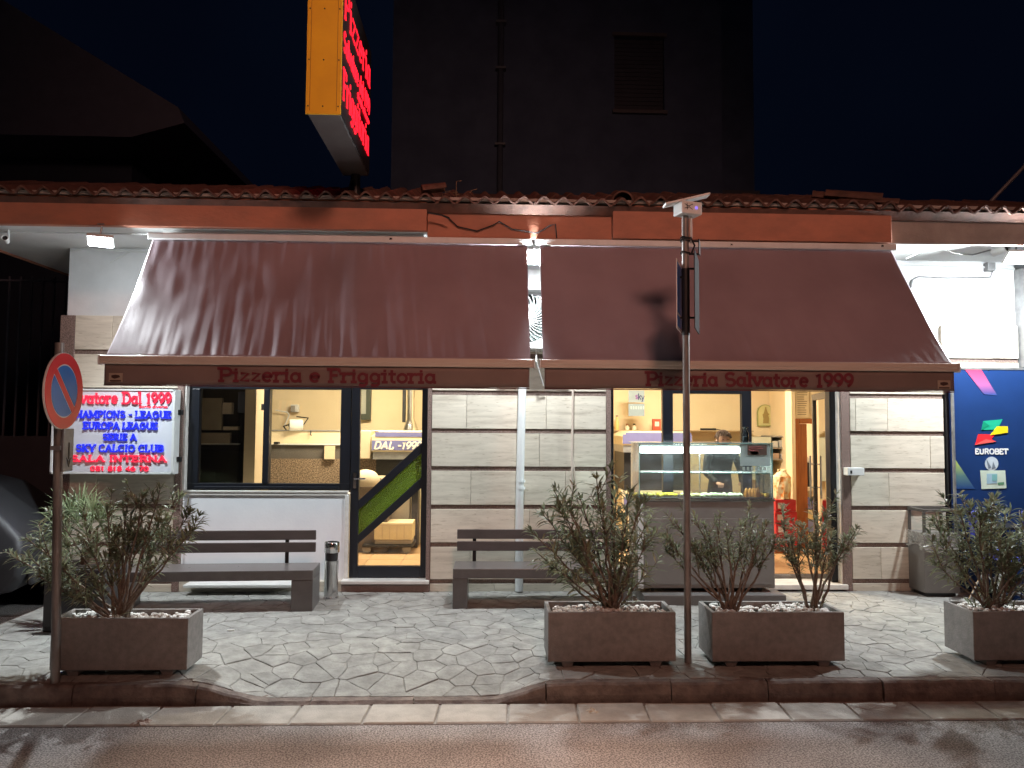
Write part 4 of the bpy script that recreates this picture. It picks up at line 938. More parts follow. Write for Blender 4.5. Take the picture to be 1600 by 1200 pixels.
nz=n_.new('ShaderNodeTexNoise'); nz.inputs['Scale'].default_value=9; mr=n_.new('ShaderNodeMapRange'); mr.inputs['From Min'].default_value=.4; mr.inputs['From Max'].default_value=.65; mr.inputs['To Min'].default_value=.22; mr.inputs['To Max'].default_value=.6
x_=n_.new('ShaderNodeMixShader'); l2.new(nz.outputs[0],mr.inputs[0]); l2.new(mr.outputs[0],x_.inputs[0]); l2.new(t_.outputs[0],x_.inputs[1]); l2.new(d_.outputs[0],x_.inputs[2]); l2.new(x_.outputs[0],o_.inputs['Surface']); M['bag']=mg
loop=[]; 
for (p,q) in (((a0,b0),(a1,b0)),((a1,b0),(a1,b1)),((a1,b1),(a0,b1)),((a0,b1),(a0,b0))):
    for i in range(14): loop.append((p[0]+(q[0]-p[0])*i/14,p[1]+(q[1]-p[1])*i/14))
cxb,cyb=(a0+a1)/2,(b0+b1)/2; vs=[]; n=len(loop); rr=random.Random(3)
for j in range(7):
    for i,(u,v) in enumerate(loop):
        o2=.010+.012*math.sin(i*1.9+j)*(j/6)+.006*rr.random(); dx=math.copysign(1,u-cxb)*(1 if abs(abs(u-cxb)-(a1-a0)/2)<.01 else .2); dy=math.copysign(1,v-cyb)*(1 if abs(abs(v-cyb)-(b1-b0)/2)<.01 else .2)
        low=.15+.05*math.sin(i*.35)+.02*math.sin(i*1.3)
        vs.append((u+dx*o2,v+dy*o2,.638-low*j/6))
MB().add(vs,[(j*n+i,j*n+(i+1)%n,(j+1)*n+(i+1)%n,(j+1)*n+i) for j in range(6) for i in range(n)]).tube([(u+(u-cxb)*.12,v+(v-cyb)*.12,.50+.02*math.sin(i*.4)) for i,(u,v) in enumerate(loop+[loop[0]])],.005,4).build('bin_bag',M['bag'],lb,smooth=True)
# downpipe and hose
dp=T('downpipe','white rain downpipe on the stone wall between the awnings','drainpipe',(.33,-.09,0))
xd=X(812,-.09,760)
MB().tube([(xd,-.085,.02),(xd,-.085,.95),(xd+.03,-.085,2.6),(xd+.035,-.085,3.40)],.041,16).build('pipe',M['whitepipe'],dp,smooth=True)
k=MB()
for zz in (1.05,1.12,2.35): k.lathe([(.041,-.012),(.047,-.012),(.047,.012),(.041,.012)],(xd+.01,-.085,zz),16)
k.build('collar',M['whitepipe'],dp)
hs=T('drain_hose','thin cream condensate hose hanging on the stone wall, forked near its end','hose',(X(895,-.05),-.05,.9))
xh=X(894,-.05,700)
MB().tube([(xh,-.05,3.2),(xh+.005,-.05,2.0),(xh,-.05,1.35),(xh-.01,-.05,.72),(xh,-.06,.15)],.011,8).tube([(xh+.005,-.05,1.36),(xh+.035,-.05,1.1),(xh+.05,-.05,.92)],.009,8).build('hose',M['bar'],hs,smooth=True)
# AC unit
ac=T('air_conditioner','white air conditioner unit with a round fan grille between the awnings','air conditioner',(.55,-.2,2.3))
xa0,xa1=X(795,-.36,520),X(872,-.36,520); zc0,zc1=Z(545,-.36,835),Z(462,-.36,835)
MB().box(xa0,xa1,-.36,-.06,zc0,zc1).build('casing',M['whiteplastic'],ac,bevel=.012)
fc=atY(824,497,-.365); gr=MB()
for k_ in range(30):
    q=k_*2*math.pi/30; gr.tube([Vector((fc.x+r*math.cos(q+r*3.2),-.372,fc.z+r*math.sin(q+r*3.2))) for r in (.035,.08,.13,.18,.235)],.0035,4)
gr.lathe([(0,0),(.035,0),(.035,.008),(0,.008)],(0,0,0),18,M4=Matrix.Translation((fc.x,-.366,fc.z))@Matrix.Rotation(R_(90),4,'X'))
gr.build('fan_grille',M['whiteplastic'],ac)
MB().lathe([(0,0),(.24,0)],(0,0,0),28,M4=Matrix.Translation((fc.x,-.3615,fc.z))@Matrix.Rotation(R_(90),4,'X')).build('fan_recess',plain('fan_dark',(.12,.15,.14)),ac)
MB().box(xa0,xa0+.04,-.34,.0,zc0-.03,zc0-.002).box(xa1-.04,xa1,-.34,.0,zc0-.03,zc0-.002).build('bracket',M['greymetal'],ac)
MB().tube([(X(838,-.3,545),-.30,zc0),(X(838,-.3,560),-.30,zc0-.12),(X(850,-.2,610),-.12,zc0-.35)],.008,6).build('drain',M['whiteplastic'],ac)
# white hanging plate above the unit
up=T('junction_cabinet','small white cabinet under the eaves above the air conditioner','cabinet',(.5,-.1,2.8))
MB().box(X(822,-.2,430),X(850,-.2,430),-.2,.018,Z(452,-.2,830),Z(420,-.2,830)).build('cabinet',M['whiteplastic'],up,bevel=.006)
# junction boxes, letterbox, conduits
lbx=T('wall_box','small white intercom box on the stone wall beside the shop doorway','box',(3.86,-.05,1.2))
xl,xr=X(1324,-.12,737),X(1350,-.12,737)
MB().box(xl,xr,-.13,-.032,Z(743,-.12,1336),Z(731,-.12,1336)).build('casing',M['whiteplastic'],lbx,bevel=.005)
MB().box(xl+.025,xl+.045,-.1325,-.1305,Z(740,-.12,1336),Z(735,-.12,1336)).build('lens',M['black'],lbx)
def cable(label,pts,r,m='whiteplastic',cat='cable',name='cable'):
    o=MB().tube(pts,r,6).build(name,M[m],smooth=True); return tag(o,label,cat)
cable('white conduit running along the top of the left wall to the creased awning',[tuple(atY(a,b,-.02)) for a,b in ((112,392),(135,388),(180,392),(235,394))],.010)
cable('thin pipe slanting down the left wall under the leftmost floodlight',[tuple(atY(a,b,.0)) for a,b in ((172,410),(205,392),(238,384))],.007)
for i,(pts,lab) in enumerate(((((1395,404),(1440,404),(1545,407),(1598,409)),'upper white conduit on the bright right wall'),(((1400,413),(1480,415),(1585,420)),'lower white conduit on the bright right wall'),(((1424,450),(1426,438),(1436,432),(1480,434),(1548,433),(1552,420)),'bent white pipe ending beside the smooth awning, on the bright right wall'))):
    cable(lab,[tuple(atY(a,b,-.0)) for a,b in pts],.011,'greymetal' if i==2 else 'whiteplastic')
cable('drooping cables tied under the right eaves',[tuple(atY(a,b,-.5)) for a,b in ((1415,404),(1445,390),(1468,382),(1490,396),(1520,398),(1550,390))],.008,'greymetal')
jb=MB().box(X(1548,-.02),X(1560,-.02),-.06,.018,Z(424,-.02,1555),Z(411,-.02,1555)).build('junction_box',M['greymetal'],bevel=.004); tag(jb,'small grey junction box high on the bright right wall','box')
def seccam(px,py,Y,label,dirx=1,s=1):
    p=atY(px,py,Y); c_=T('security_camera',label,'security camera',tuple(p))
    Mx=Matrix.Translation(p)@Matrix.Rotation(R_(20*dirx),4,'Z')@Matrix.Rotation(R_(-10),4,'X')@Matrix.Scale(s,4)
    MB().lathe([(0,-.06),(.03,-.06),(.034,.05),(.030,.05),(.028,.035)],(0,0,0),14,M4=Mx@Matrix.Rotation(R_(90),4,'X')).build('body',M['whiteplastic'],c_,smooth=True)
    MB().lathe([(0,.036),(.027,.036)],(0,0,0),14,M4=Mx@Matrix.Rotation(R_(90),4,'X')).build('lens',M['black'],c_)
    MB().tube([p+Vector((0,.05*s,0)),(p.x-.03,p.y+.08,WT-.01)],.010,6).build('mount',M['whiteplastic'],c_)
seccam(9,374,-.8,'small white security camera under the far left eaves',1,.8)
seccam(1564,391,-.75,'white security camera beside the rightmost floodlight',1,1.3)
for (a,b,lab) in ((1142,383,'tiny dark sensor on the white strip above the smooth awning, right of the steel post'),(1377,385,'tiny dark sensor at the right end of the white strip above the smooth awning'),(611,374,'tiny dark clip on the white strip above the creased awning')):
    p=atY(a,b,-.935); s_=T('sensor',lab,'sensor',tuple(p)); MB().box(p.x-.016,p.x+.016,p.y-.02,p.y+.02,p.z-.012,p.z+.014).build('housing',M['black'],s_,bevel=.003); MB().box(p.x-.006,p.x+.006,p.y-.024,p.y-.0205,p.z-.006,p.z+.006).build('lens',M['chrome'],s_)
cable('black cable looping along the fascia board between the awnings',[tuple(atY(a,b,-.945)) for a,b in ((700,340),(715,354),(745,361),(770,352),(780,346),(800,358),(840,364),(860,352),(868,350),(870,372))],.006,'black')
cable('black cable lying over the tiles above the middle of the eaves',[tuple(atY(a,b,-1.05)) for a,b in ((668,332),(690,336),(702,341))],.009,'black')
# roof weeds
for (a,b,lab) in ((712,292,'dry weeds sprouting from the roof behind the broken tile'),(545,285,'thin dry stalk at the foot of the pylon sign')):
    W_=T('roof_weed',lab,'weed',tuple(atY(a,325,-.3))); m_=MB(); rr=random.Random(a); p0=atY(a,328,-.3)
    for k_ in range(7 if a>600 else 2):
        q=p0+Vector((rr.uniform(-.1,.1),rr.uniform(-.1,.1),0)); t=q+Vector((rr.uniform(-.08,.12),0,rr.uniform(.12,.27)))
        m_.tube([q,(q+t)/2+Vector((-.02,0,0)),t,t+Vector((.05,0,.01))],.004,4)
    m_.build('stalks',plain('dry_stalk',(.30,.26,.18)),W_)
# ================================================================== BLUE BOARDS (betting shop)
EB=T('blue_panel','tall blue betting shop panel reading EUROBET with a folded ribbon logo','sign panel',(5.6,-.12,0))
YE=-.13
ex0=X(1491,YE,700); ez1=Z(577,YE,1530)
MB().box(ex0,7.2,YE,-.02,.04,ez1).build('board',mat('betting_blue',(.013,.040,.145),(.011,.034,.12),scale=1.5,rough=.35),EB,bevel=.003)
MB().box(ex0-.01,7.2,YE-.006,YE+.02,ez1-.003,ez1+.02).box(ex0-.012,ex0+.008,YE-.006,YE+.02,.04,ez1-.004).build('edge_trim',M['greymetal'],EB)
def flat(pts,name,m_,lift=.0,par=None):
    P3=[atY(a,b,YE) for a,b in pts]; k=MB().prism([(p.x,p.z) for p in P3],lambda u,v,d:(u,d,v),YE-.002-lift,YE-.0045-lift)
    return k.build(name,m_,par or EB)
def grad(name,stops,z0,z1):
    m,n,l,b=nt(name); S(b,rough=.35); tc=n.new('ShaderNodeTexCoord'); sp=n.new('ShaderNodeSeparateXYZ'); mr=n.new('ShaderNodeMapRange'); mr.inputs['From Min'].default_value=z0; mr.inputs['From Max'].default_value=z1
    r=n.new('ShaderNodeValToRGB'); r.color_ramp.elements[0].color=(*stops[0],1); r.color_ramp.elements[1].color=(*stops[-1],1)
    if len(stops)==3: e=r.color_ramp.elements.new(.45); e.color=(*stops[1],1)
    l.new(tc.outputs['Object'],sp.inputs[0]); l.new(sp.outputs['Z'],mr.inputs[0]); l.new(mr.outputs[0],r.inputs[0]); l.new(r.outputs[0],b.inputs['Base Color']); return m
flat([(1508,578),(1533,578),(1558,618),(1537,616)],'pink_stripe',grad('pink_stripe',[(.03,.07,.24),(.35,.10,.25),(.75,.05,.12)],Z(617,YE,1530),Z(580,YE,1530)))
flat([(1491,716),(1523,764),(1493,764)],'lime_stripe',grad('lime_stripe',[(.02,.06,.21),(.10,.20,.20),(.45,.55,.10)],Z(764,YE,1500),Z(718,YE,1500)))
pl2=lambda n,c:plain(n,c,.35)
flat([(1536,658),(1566,655),(1558,671),(1533,672)],'green_ribbon',pl2('logo_green',(.02,.42,.25)),.001)
flat([(1536,658),(1545,665),(1533,672)],'green_fold',pl2('logo_green_dark',(.01,.27,.15)),.004)
flat([(1557,666),(1574,666),(1574,676),(1546,680)],'yellow_ribbon',pl2('logo_yellow',(.85,.66,.02)),.005)
flat([(1528,678),(1554,679),(1549,686),(1556,690),(1523,695)],'red_ribbon',pl2('logo_red',(.75,.03,.04)),.001)
flat([(1540,686),(1556,690),(1523,695)],'red_fold',pl2('logo_red_light',(.80,.12,.11)),.004)
a=atY(1523,710,YE); b=atY(1575,710,YE); h=atY(1550,700.5,YE).z-atY(1550,710,YE).z
lettering('EUROBET',(a.x,YE-.002,a.z),b.x-a.x,h,w_=.21,depth=.003,serif=0).build('lettering',plain('white_vinyl',(.8,.8,.8)),EB)
pc=[(1549+10.5*math.cos(q*.35),724.5+11*math.sin(q*.35)) for q in range(18)][::-1]
st=flat(pc,'round_sticker',plain('pale_sticker',(.55,.62,.68)),.001)
for tri in ([(1544,733),(1540,716),(1548,730)],[(1549,733),(1551,721),(1555,731)]): flat(tri[::-1],'peeled_mark',plain('sticker_grey',(.18,.22,.27)),.004)
flat([(1531,735),(1570,735),(1572,763),(1533,764)],'notice_sticker',plain('notice_paper',(.62,.72,.60)),.002)
flat([(1541,740),(1557,740),(1557,755),(1541,756)],'notice_print',plain('notice_blue',(.35,.52,.62)),.005); flat([(1549,741),(1557,741),(1557,751),(1549,751)],'notice_print',plain('notice_teal',(.20,.45,.45)),.0075)
flat([(1558,754),(1568,753),(1568,757),(1559,758)],'notice_print',plain('notice_green',(.12,.28,.16)),.005)
k=MB()
for (a,b) in ((1491,673),(1544,579),(1498,771),(1498,776)): p=atY(a,b,YE); k.lathe([(0,0),(.008,0),(.006,.004),(0,.005)],(0,0,0),8,M4=Matrix.Translation((p.x,YE-.001,p.z))@Matrix.Rotation(R_(90),4,'X'))
k.build('screws',M['chrome'],EB)
UB=T('upper_blue_panel','upper blue board at the right edge of the wall, above the logo panel','sign panel',(5.8,-.06,2.5))
MB().box(5.66,7.2,-.10,.2,ez1+.03,2.86).build('board',plain('upper_blue',(.02,.055,.19)),UB,bevel=.003)
MB().box(5.66,7.2,-.10,.2,2.875,3.38).build('board',plain('upper_blue',(.02,.055,.19)),UB,bevel=.003)
MB().box(5.645,5.659,-.11,.2,ez1+.03,3.38).build('edge_trim',M['greymetal'],UB)
# blue chairs and a small table by the panel
def chair(x,y,rz,label):
    C_=T('folding_chair',label,'chair',(x,y,0),rz,group='blue folding chairs by the betting shop'); k=dict(local=True)
    blue=plain('blue_canvas',(.06,.07,.42),.6)
    m_=MB(); nn=8
    for (nm,f) in (('backrest',lambda u,v:(-.2+.4*u,.16+.03*math.sin(3.14*u)+.02*v,.62+.24*v+.012*math.sin(u*14))),('seat',lambda u,v:(-.2+.4*u,-.18+.34*v,.45-.03*math.sin(3.14*u)))):
        q=MB(); q.add([f(i/nn,j/nn) for j in range(nn+1) for i in range(nn+1)],[(j*(nn+1)+i,j*(nn+1)+i+1,(j+1)*(nn+1)+i+1,(j+1)*(nn+1)+i) for j in range(nn) for i in range(nn)])
        o=q.build(nm,blue,C_,local=True,smooth=True); md=o.modifiers.new('t','SOLIDIFY'); md.thickness=.006
    for s in (-1,1):
        MB().tube([(s*.21,.2,.0),(s*.21,-.0,.45),(s*.21,.17,.87)],.011,8).build('frame_leg',M['chrome'],C_,local=True)
        MB().tube([(s*.21,-.2,.0),(s*.21,.17,.5)],.011,8).build('frame_leg',M['chrome'],C_,local=True)
    MB().tube([(-.21,-.1,.12),(.21,-.1,.12)],.009,8).tube([(-.21,.12,.2),(.21,.12,.2)],.009,8).build('stretcher',M['chrome'],C_,local=True)
chair(4.98,-.55,R_(35),'blue canvas folding chair just right of the litter bin'); chair(5.45,-.62,R_(-25),'blue canvas folding chair farther right, behind the brownish oleander')
tb=T('bistro_table','small dark bistro table with a steel leg behind the brownish oleander','table',(5.12,-.35,0))
MB().box(4.86,5.36,-.56,-.14,.70,.725).build('tabletop',M['black'],tb,bevel=.005); MB().tube([(5.12,-.35,.02),(5.12,-.35,.70)],.03,12).build('leg',M['chrome'],tb); MB().lathe([(0,0),(.2,0),(.2,.02),(0,.03)],(5.12,-.35,0),20).build('base',M['chrome'],tb)
# ================================================================== DISPLAY COUNTER
PY0=-.62
DC=T('display_counter','grey food counter with a lit glass display case standing in the shop doorway','display counter',(2.15,-.3,0))
dx0,dx1=1.47,2.80; cy0,cy1=-.50,-.03; cz1=.985
MB().box(1.50,2.86,PY0,.0,.0,.095).build('platform',plain('platform_grey',(.15,.145,.14),.5),DC,bevel=.006)
MB().box(dx0,dx1,cy0,cy1,.135,cz1-.02).build('cabinet',M['panelgrey'],DC,bevel=.006)
MB().box(dx0+.03,dx1-.03,cy0-.006,cy0-.0005,.17,.80).build('front_panel',M['panelgrey'],DC,bevel=.002)
MB().box(dx0,dx0+.05,cy0-.012,cy0-.001,.135,.96).build('corner_profile',M['whitepipe'],DC)
for xx in (dx0+.15,dx1-.25,dx1-.12): MB().lathe([(.018,.095),(.018,.135)],(xx,cy0+.06,0),10).build('foot',M['black'],DC)
MB().box(dx0-.01,dx1+.01,cy0-.012,cy1,cz1-.018,cz1).build('worktop',M['chrome'],DC,bevel=.003)
gz1=Z(692,cy0,1100)
CG=M['case_glass']
MB().box(dx0+.02,dx1-.01,cy0+.01,cy0+.016,cz1+.002,gz1-.008).build('glass_pane',CG,DC,label='front pane')
MB().box(dx0+.02,dx0+.026,cy0+.018,cy1-.02,cz1+.002,gz1-.008).build('glass_pane',CG,DC)
MB().box(dx1-.016,dx1-.01,cy0+.018,cy1-.02,cz1+.002,gz1-.008).build('glass_pane',CG,DC)
MB().box(dx0+.0,dx1+.0,cy0,cy1,gz1-.007,gz1).build('glass_top',CG,DC)
MB().box(dx0,dx1,cy0-.0025,cy0-.0005,gz1-.008,gz1+.001).box(dx0+.014,dx0+.019,cy0+.006,cy0+.018,cz1,gz1-.009).box(dx1-.009,dx1-.004,cy0+.006,cy0+.018,cz1,gz1-.009).box(dx0,dx0+.004,cy0,cy1,gz1-.0085,gz1-.0072).build('glass_edges',M['glass_edge'],DC)
zs_=Z(738,cy0+.1,1100)
MB().box(dx0+.03,dx1-.02,cy0+.06,cy1-.1,zs_-.006,zs_).build('glass_shelf',CG,DC)
MB().box(dx0+.03,dx1-.02,cy0+.0575,cy0+.0595,zs_-.007,zs_+.001).build('shelf_edge',M['glass_edge'],DC)
zt_=Z(703,cy0+.04,1050)
MB().tube([(X(1000,cy0+.05,703),cy0+.06,zt_),(X(1155,cy0+.05,703),cy0+.06,zt_)],.032,16).build('tube_light',M['tube'],DC,smooth=True)
MB().box(X(998,cy0+.05,703),X(1157,cy0+.05,703),cy0+.05,cy0+.10,zt_+.034,zt_+.05).build('tube_housing',M['whiteplastic'],DC)
light('case_light','AREA',((dx0+dx1)/2-.1,cy0+.085,zt_-.03),POW['tube'],(.92,1,1),((dx0+dx1)/2-.1,cy0+.12,0),shape='RECTANGLE',size=1.0,size_y=.04)
for px in (1098,1190): MB().tube([(X(px,-.3,760),-.2,cz1+.002),(X(px,-.3,760),-.2,gz1-.01)],.008,8).build('inner_post',M['chrome'],DC)
# notices on the case
MB().box(X(1157,cy0),X(1203,cy0),cy0+.003,cy0+.0085,Z(728,cy0,1180),Z(694,cy0,1180)).build('clear_notice_holder',plain('notice_sheet',(.55,.66,.64),.3),DC)
MB().box(X(1168,cy0),X(1198,cy0),cy0-.001,cy0+.002,Z(711,cy0,1180),Z(695.5,cy0,1180)).build('dark_notice',plain('notice_dark',(.16,.10,.08)),DC)
kk=MB()
for (a,b,c_,d_) in ((1170,699,1190,698),(1170,702,1192,701),(1171,704,1186,705)): kk.tube([atY(a,b,cy0-.002),atY(c_,d_,cy0-.002)],.0018,4)
kk.build('notice_print',plain('notice_pink',(.6,.15,.15)),DC)
kk=MB().lathe([(0,0),(.04,0)],(0,0,0),16,M4=Matrix.Translation(atY(1179,707.5,cy0-.0025))@Matrix.Rotation(R_(90),4,'X')@Matrix.Scale(.4,4,(0,1,0))).build('plate_picture',plain('plate_cream',(.6,.5,.3)),DC)
kk=MB()
for i in range(6): a=1160+i*6.5; kk.box(X(a,cy0),X(a+4,cy0),cy0-.0012,cy0+.0018,Z(735,cy0,1180),Z(729.5,cy0,1180))
kk.build('price_strip',plain('price_pale',(.6,.68,.62)),DC)
# food trays
rr=random.Random(5)
foods=[((988,1022),(.75,.62,.15),'tray of pale yellow fried slices at the left of the display case',6),((1024,1056),(.85,.66,.04),'tray of bright yellow fritters left of the steel post',7),((1064,1090),(.72,.66,.28),'tray of yellow green fritters right of the steel post',6),((1092,1134),(.66,.70,.42),'tray of pale greenish croquettes in the middle of the display case',9),((1136,1158),(.70,.74,.50),'tray of pale croquettes beside the orange arancini',5),((1160,1184),(.60,.22,.03),'row of upright orange fried cones in the display case',6),((1186,1204),(.66,.34,.05),'orange fried rolls at the right end of the display case',4)]
for (pa,pb),c_,lab,nn in foods:
    xa,xb=X(pa,-.35,774),X(pb,-.35,774); tr_=T('food_tray',lab,'food tray',((xa+xb)/2,-.34,cz1),group='trays of fried food in the display case')
    MB().box(xa,xb,-.46,-.18,cz1+.001,cz1+.012).build('tray',M['black'],tr_,bevel=.003)
    fm=plain('food_%d'%pa,c_,.55)
    up_='cones' in lab
    for i in range(nn):
        px=xa+(xb-xa)*(i+.5)/nn; py=-.40+rr.uniform(-.02,.05)
        if up_: q=MB().lathe([(.022,0),(.024,.03),(.018,.065),(.006,.085),(0,.088)],(px,py,cz1+.013),10)
        else:
            Mx=Matrix.Translation((px,py,cz1+.030))@Matrix.Rotation(rr.uniform(0,3),4,'Z')@Matrix.Rotation(R_(90)+rr.uniform(-.4,.4),4,'X')
            q=MB().lathe([(0,-.035),(.014,-.03),(.02,-.01),(.02,.012),(.013,.03),(0,.035)],(0,0,0),8,M4=Mx)
        q.build('fritter',fm,tr_,smooth=True)
jr=T('glass_jar','clear glass bottle standing on top of the display case','jar',tuple(atY(1164,692,-.3)))
p=atY(1164,692,-.3); zz=gz1+.001
MB().lathe([(.0,.0),(.034,.0),(.036,.01),(.036,.095),(.018,.125),(.018,.14),(.034,.155),(.032,.157),(.016,.14),(.016,.124),(.033,.094),(.033,.012),(0,.010)],(p.x,-.3,zz),20).build('glass',glass('jar_glass',tint=(.72,.78,.80)),jr,smooth=True)
MB().lathe([(0,.011),(.031,.011),(.031,.06),(0,.06)],(p.x,-.3,zz),16).build('contents',plain('jar_grey',(.5,.55,.56),.3),jr)
# ================================================================== INSIDE, KITCHEN SIDE
YB=3.69
sc1=T('service_counter','long counter with speckled granite front seen through the window','counter',(-1.2,2.6,.1))
gy=2.5
zg0,zg1,zg2,zg3=.12,Z(717,gy,470),Z(694,gy,470),Z(673,gy,470)
speck=mat('speckled_granite',(.42,.30,.20),(.13,.09,.06),scale=60,rough=.4,lo=.42,hi=.58,detail=2)
MB().box(-4.0,-.62,gy,gy+.6,zg0,zg1).build('granite_front',speck,sc1)
MB().box(-4.0,-.62,gy+.01,gy+.6,zg1+.002,zg2-.012).build('steel_upstand',plain('dark_steel',(.16,.14,.12),.3),sc1)
MB().box(-4.0,-.62,gy-.02,gy+.6,zg2-.010,zg2).build('worktop',M['marble'],sc1)
MB().box(-4.0,-.62,gy+.30,gy+.32,zg2+.002,zg3).build('splash_panel',M['cream'],sc1)
MB().tube([(-4.0,gy+.29,zg3),(-.7,gy+.29,zg3)],.009,6).build('rail',M['greymetal'],sc1)
for px in (372,486): 
    x_=X(px,gy+.28,676); MB().tube([(x_,gy+.27,zg3),(x_,gy+.25,zg3-.05),(x_+.01,gy+.26,zg3-.07)],.008,5).build('hook',M['black'],sc1)
MB().box(X(432,gy,705)-.03,X(432,gy,705)+.03,gy-.03,gy+.05,zg2,zg2+.03).build('knob',M['black'],sc1)
pb=T('panel_box','pale board leaning on the granite counter near the window post','board',(X(516,gy-.05,705),gy-.05,zg1))
MB().box(X(507,gy-.04,705),X(523,gy-.04,705),gy-.05,gy-.01,zg1+.0,zg2-.02).build('board',M['cream'],pb)
rl=T('paper_roll','large white paper towel roll on a wall holder above the granite counter','paper roll',tuple(atY(462,664,2.7)))
p=atY(452,664,2.75); Mx=Matrix.Translation(p)@Matrix.Rotation(R_(20),4,'Z')@Matrix.Rotation(R_(90),4,'Y')
MB().lathe([(.022,0),(.075,0),(.078,.01),(.078,.17),(.075,.18),(.022,.18)],(0,0,0),24,M4=Mx).build('roll',plain('paper',(.82,.80,.74),.8),rl,smooth=True)
MB().lathe([(.0,-.01),(.023,-.01),(.023,.19),(0,.19)],(0,0,0),12,M4=Mx).tube([p+Vector((-.02,0,0)),p+Vector((-.12,.15,-.02)),p+Vector((-.10,.3,-.10))],.010,6).tube([p+Vector((.18,.06,0)),p+Vector((.2,.25,.1)),p+Vector((.02,.3,.12))],.008,6).build('holder',M['black'],rl)
sp=T('wall_socket','small grey dispenser on the wall above the paper roll','dispenser',tuple(atY(460,636,YB-.05)))
MB().box(X(454,3.6,638),X(466,3.6,638),3.60,YB,Z(644,3.6,460),Z(632,3.6,460)).build('casing',M['whiteplastic'],sp,bevel=.01)
MB().box(X(455,3.6,638),X(461,3.6,638),3.592,3.599,Z(643,3.6,460),Z(634,3.6,460)).build('window',plain('grey_window',(.3,.28,.25)),sp)
cable('cream pipe bending down from the dispenser to the paper roll',[tuple(atY(a,b,3.62)) for a,b in ((430,641),(449,644),(452,648),(447,660),(443,668))],.010,'whiteplastic')
sw=MB().box(X(408,.5,633),X(414,.5,633),.50,.545,Z(641,.5,411),Z(631,.5,411)).build('switch_box',M['whiteplastic'],bevel=.003); tag(sw,'small switch box on the post seen through the left pane','switch')
dk=T('drink_fridge','tall dark fridge behind the left window pane','fridge',(X(378,.9,690),.9,.1))
MB().box(X(374,.9,690),X(387,.9,690)+.05,.85,1.4,.12,Z(646,.85,380)).build('body',M['black'],dk,bevel=.01)
MB().box(X(372,.9,690),X(389,.9,690),.85,1.35,Z(645,.85,380),Z(612,.85,380)).build('top_box',plain('blue_grey',(.16,.17,.22)),dk,bevel=.01)
cb=T('store_cupboard','beige cupboard with open shelf in the dim store behind the left pane','cupboard',(-2.9,2.0,.1))
for (a,b,c_,d_,cc) in ((312,346,622,672,(.46,.38,.28)),(347,362,629,647,(.75,.64,.5)),(349,373,666,672,(.78,.68,.52)),(312,360,676,693,(.44,.37,.28))):
    Yq=.8; MB().box(X(a,Yq,650),X(b,Yq,650),Yq+.0,Yq+.06,Z(d_,Yq,340),Z(c_,Yq,340)).build('door_panel',plain('cup_%d'%a,cc),cb,bevel=.004)
MB().box(X(308,.82,700),X(374,.82,700),.82,.88,Z(760,.82,340),Z(696,.82,340)).build('lower_panel',M['black'],cb)
MB().box(X(308,.82,700),X(374,.82,700),.81,.88,Z(694.5,.82,340),Z(692.5,.82,340)).build('shelf_edge',M['marble'],cb)
# inner dark window frame
iw=T('inner_window','dark framed inner window high on the back wall, seen through the door','window',tuple(atY(565,630,YB)))
a,b=X(548,3.6,630),X(579,3.6,630); z1,z0=Z(600,3.6,565),Z(656,3.6,565)
MB().box(a,b,3.62,3.69,z0,z0+.09).box(b-.07,b,3.62,3.69,z0+.09,z1).box(a,b,3.62,3.69,z1,z1+.08).build('frame',plain('olive_frame',(.06,.07,.05)),iw)
MB().box(a,b-.07,3.66,3.67,z0+.09,z1).build('pane',plain('milky_pane',(.5,.5,.42),.3),iw)
# oven
def oven(label,x0,x1,Y0,ztop,zhood,zbase,txt,tile_=True):
    O=T('pizza_oven',label,'oven',((x0+x1)/2,Y0+.5,.12)); yl=plain('oven_cream',(.74,.64,.42),.5); bl=plain('oven_blue',(.17,.17,.36),.45)
    MB().prism([(x0+.12,ztop),(x1-.12,ztop),(x1,ztop-.07),(x1,zhood),(x0,zhood),(x0,ztop-.07)],lambda u,v,d:(u,d,v),Y0+.9,Y0).build('hood',yl,O,bevel=.01)
    MB().box(x0+.05,x1-.02,Y0-.006,Y0-.0005,ztop-.08,ztop-.02).build('blue_band',bl,O)
    MB().box(x0+.01,x1-.01,Y0-.008,Y0-.0005,zhood+.02,zhood+.15).build('name_band',bl,O)
    if txt: lettering(txt,(x0+.03,Y0-.010,zhood+.03),X(657,Y0)-X(583,Y0),.11,w_=.19,depth=.004,serif=0,slant=.22).build('lettering',plain('oven_letters',(.85,.8,.7)),O)
    MB().box(x0+.02,x1-.02,Y0+.02,Y0+.9,zhood-.10,zhood-.001).build('steel_rim',M['greymetal'],O)
    MB().box(x0+.05,x1-.05,Y0+.12,Y0+.9,zbase+.28,zhood-.10).build('brick_body',M['black'],O)
    MB().box(x0+.0,x1-.0,Y0+.03,Y0+.9,.12,zbase+.28).build('base',yl,O,bevel=.01)
    MB().box(x0+.03,x0+.22,Y0+.012,Y0+.0285,zbase+.06,zbase+.2).build('blue_tiles',bl,O)
    return O
ox0=X(580,2.2,700); ox1=.08
oven('cream pizza oven with blue bands reading DAL 1999, seen through the entrance door',ox0,ox1,2.2,Z(673,2.2,620),Z(706,2.2,620),.72,'DAL -1999')
fp=T('flue_pipe','shiny steel flue pipe rising from the oven behind the door','flue',(X(643,2.7,640),2.7,1.5))
xf=X(642,2.7,640); MB().tube([(xf,2.7,Z(673,2.7,642)),(xf,2.7,Z(664,2.7,642)),(xf,2.7,Z(655,2.7,642)),(xf,2.7,2.95)],[.11,.085,.05,.05],16).build('pipe',M['chrome'],fp,smooth=True)
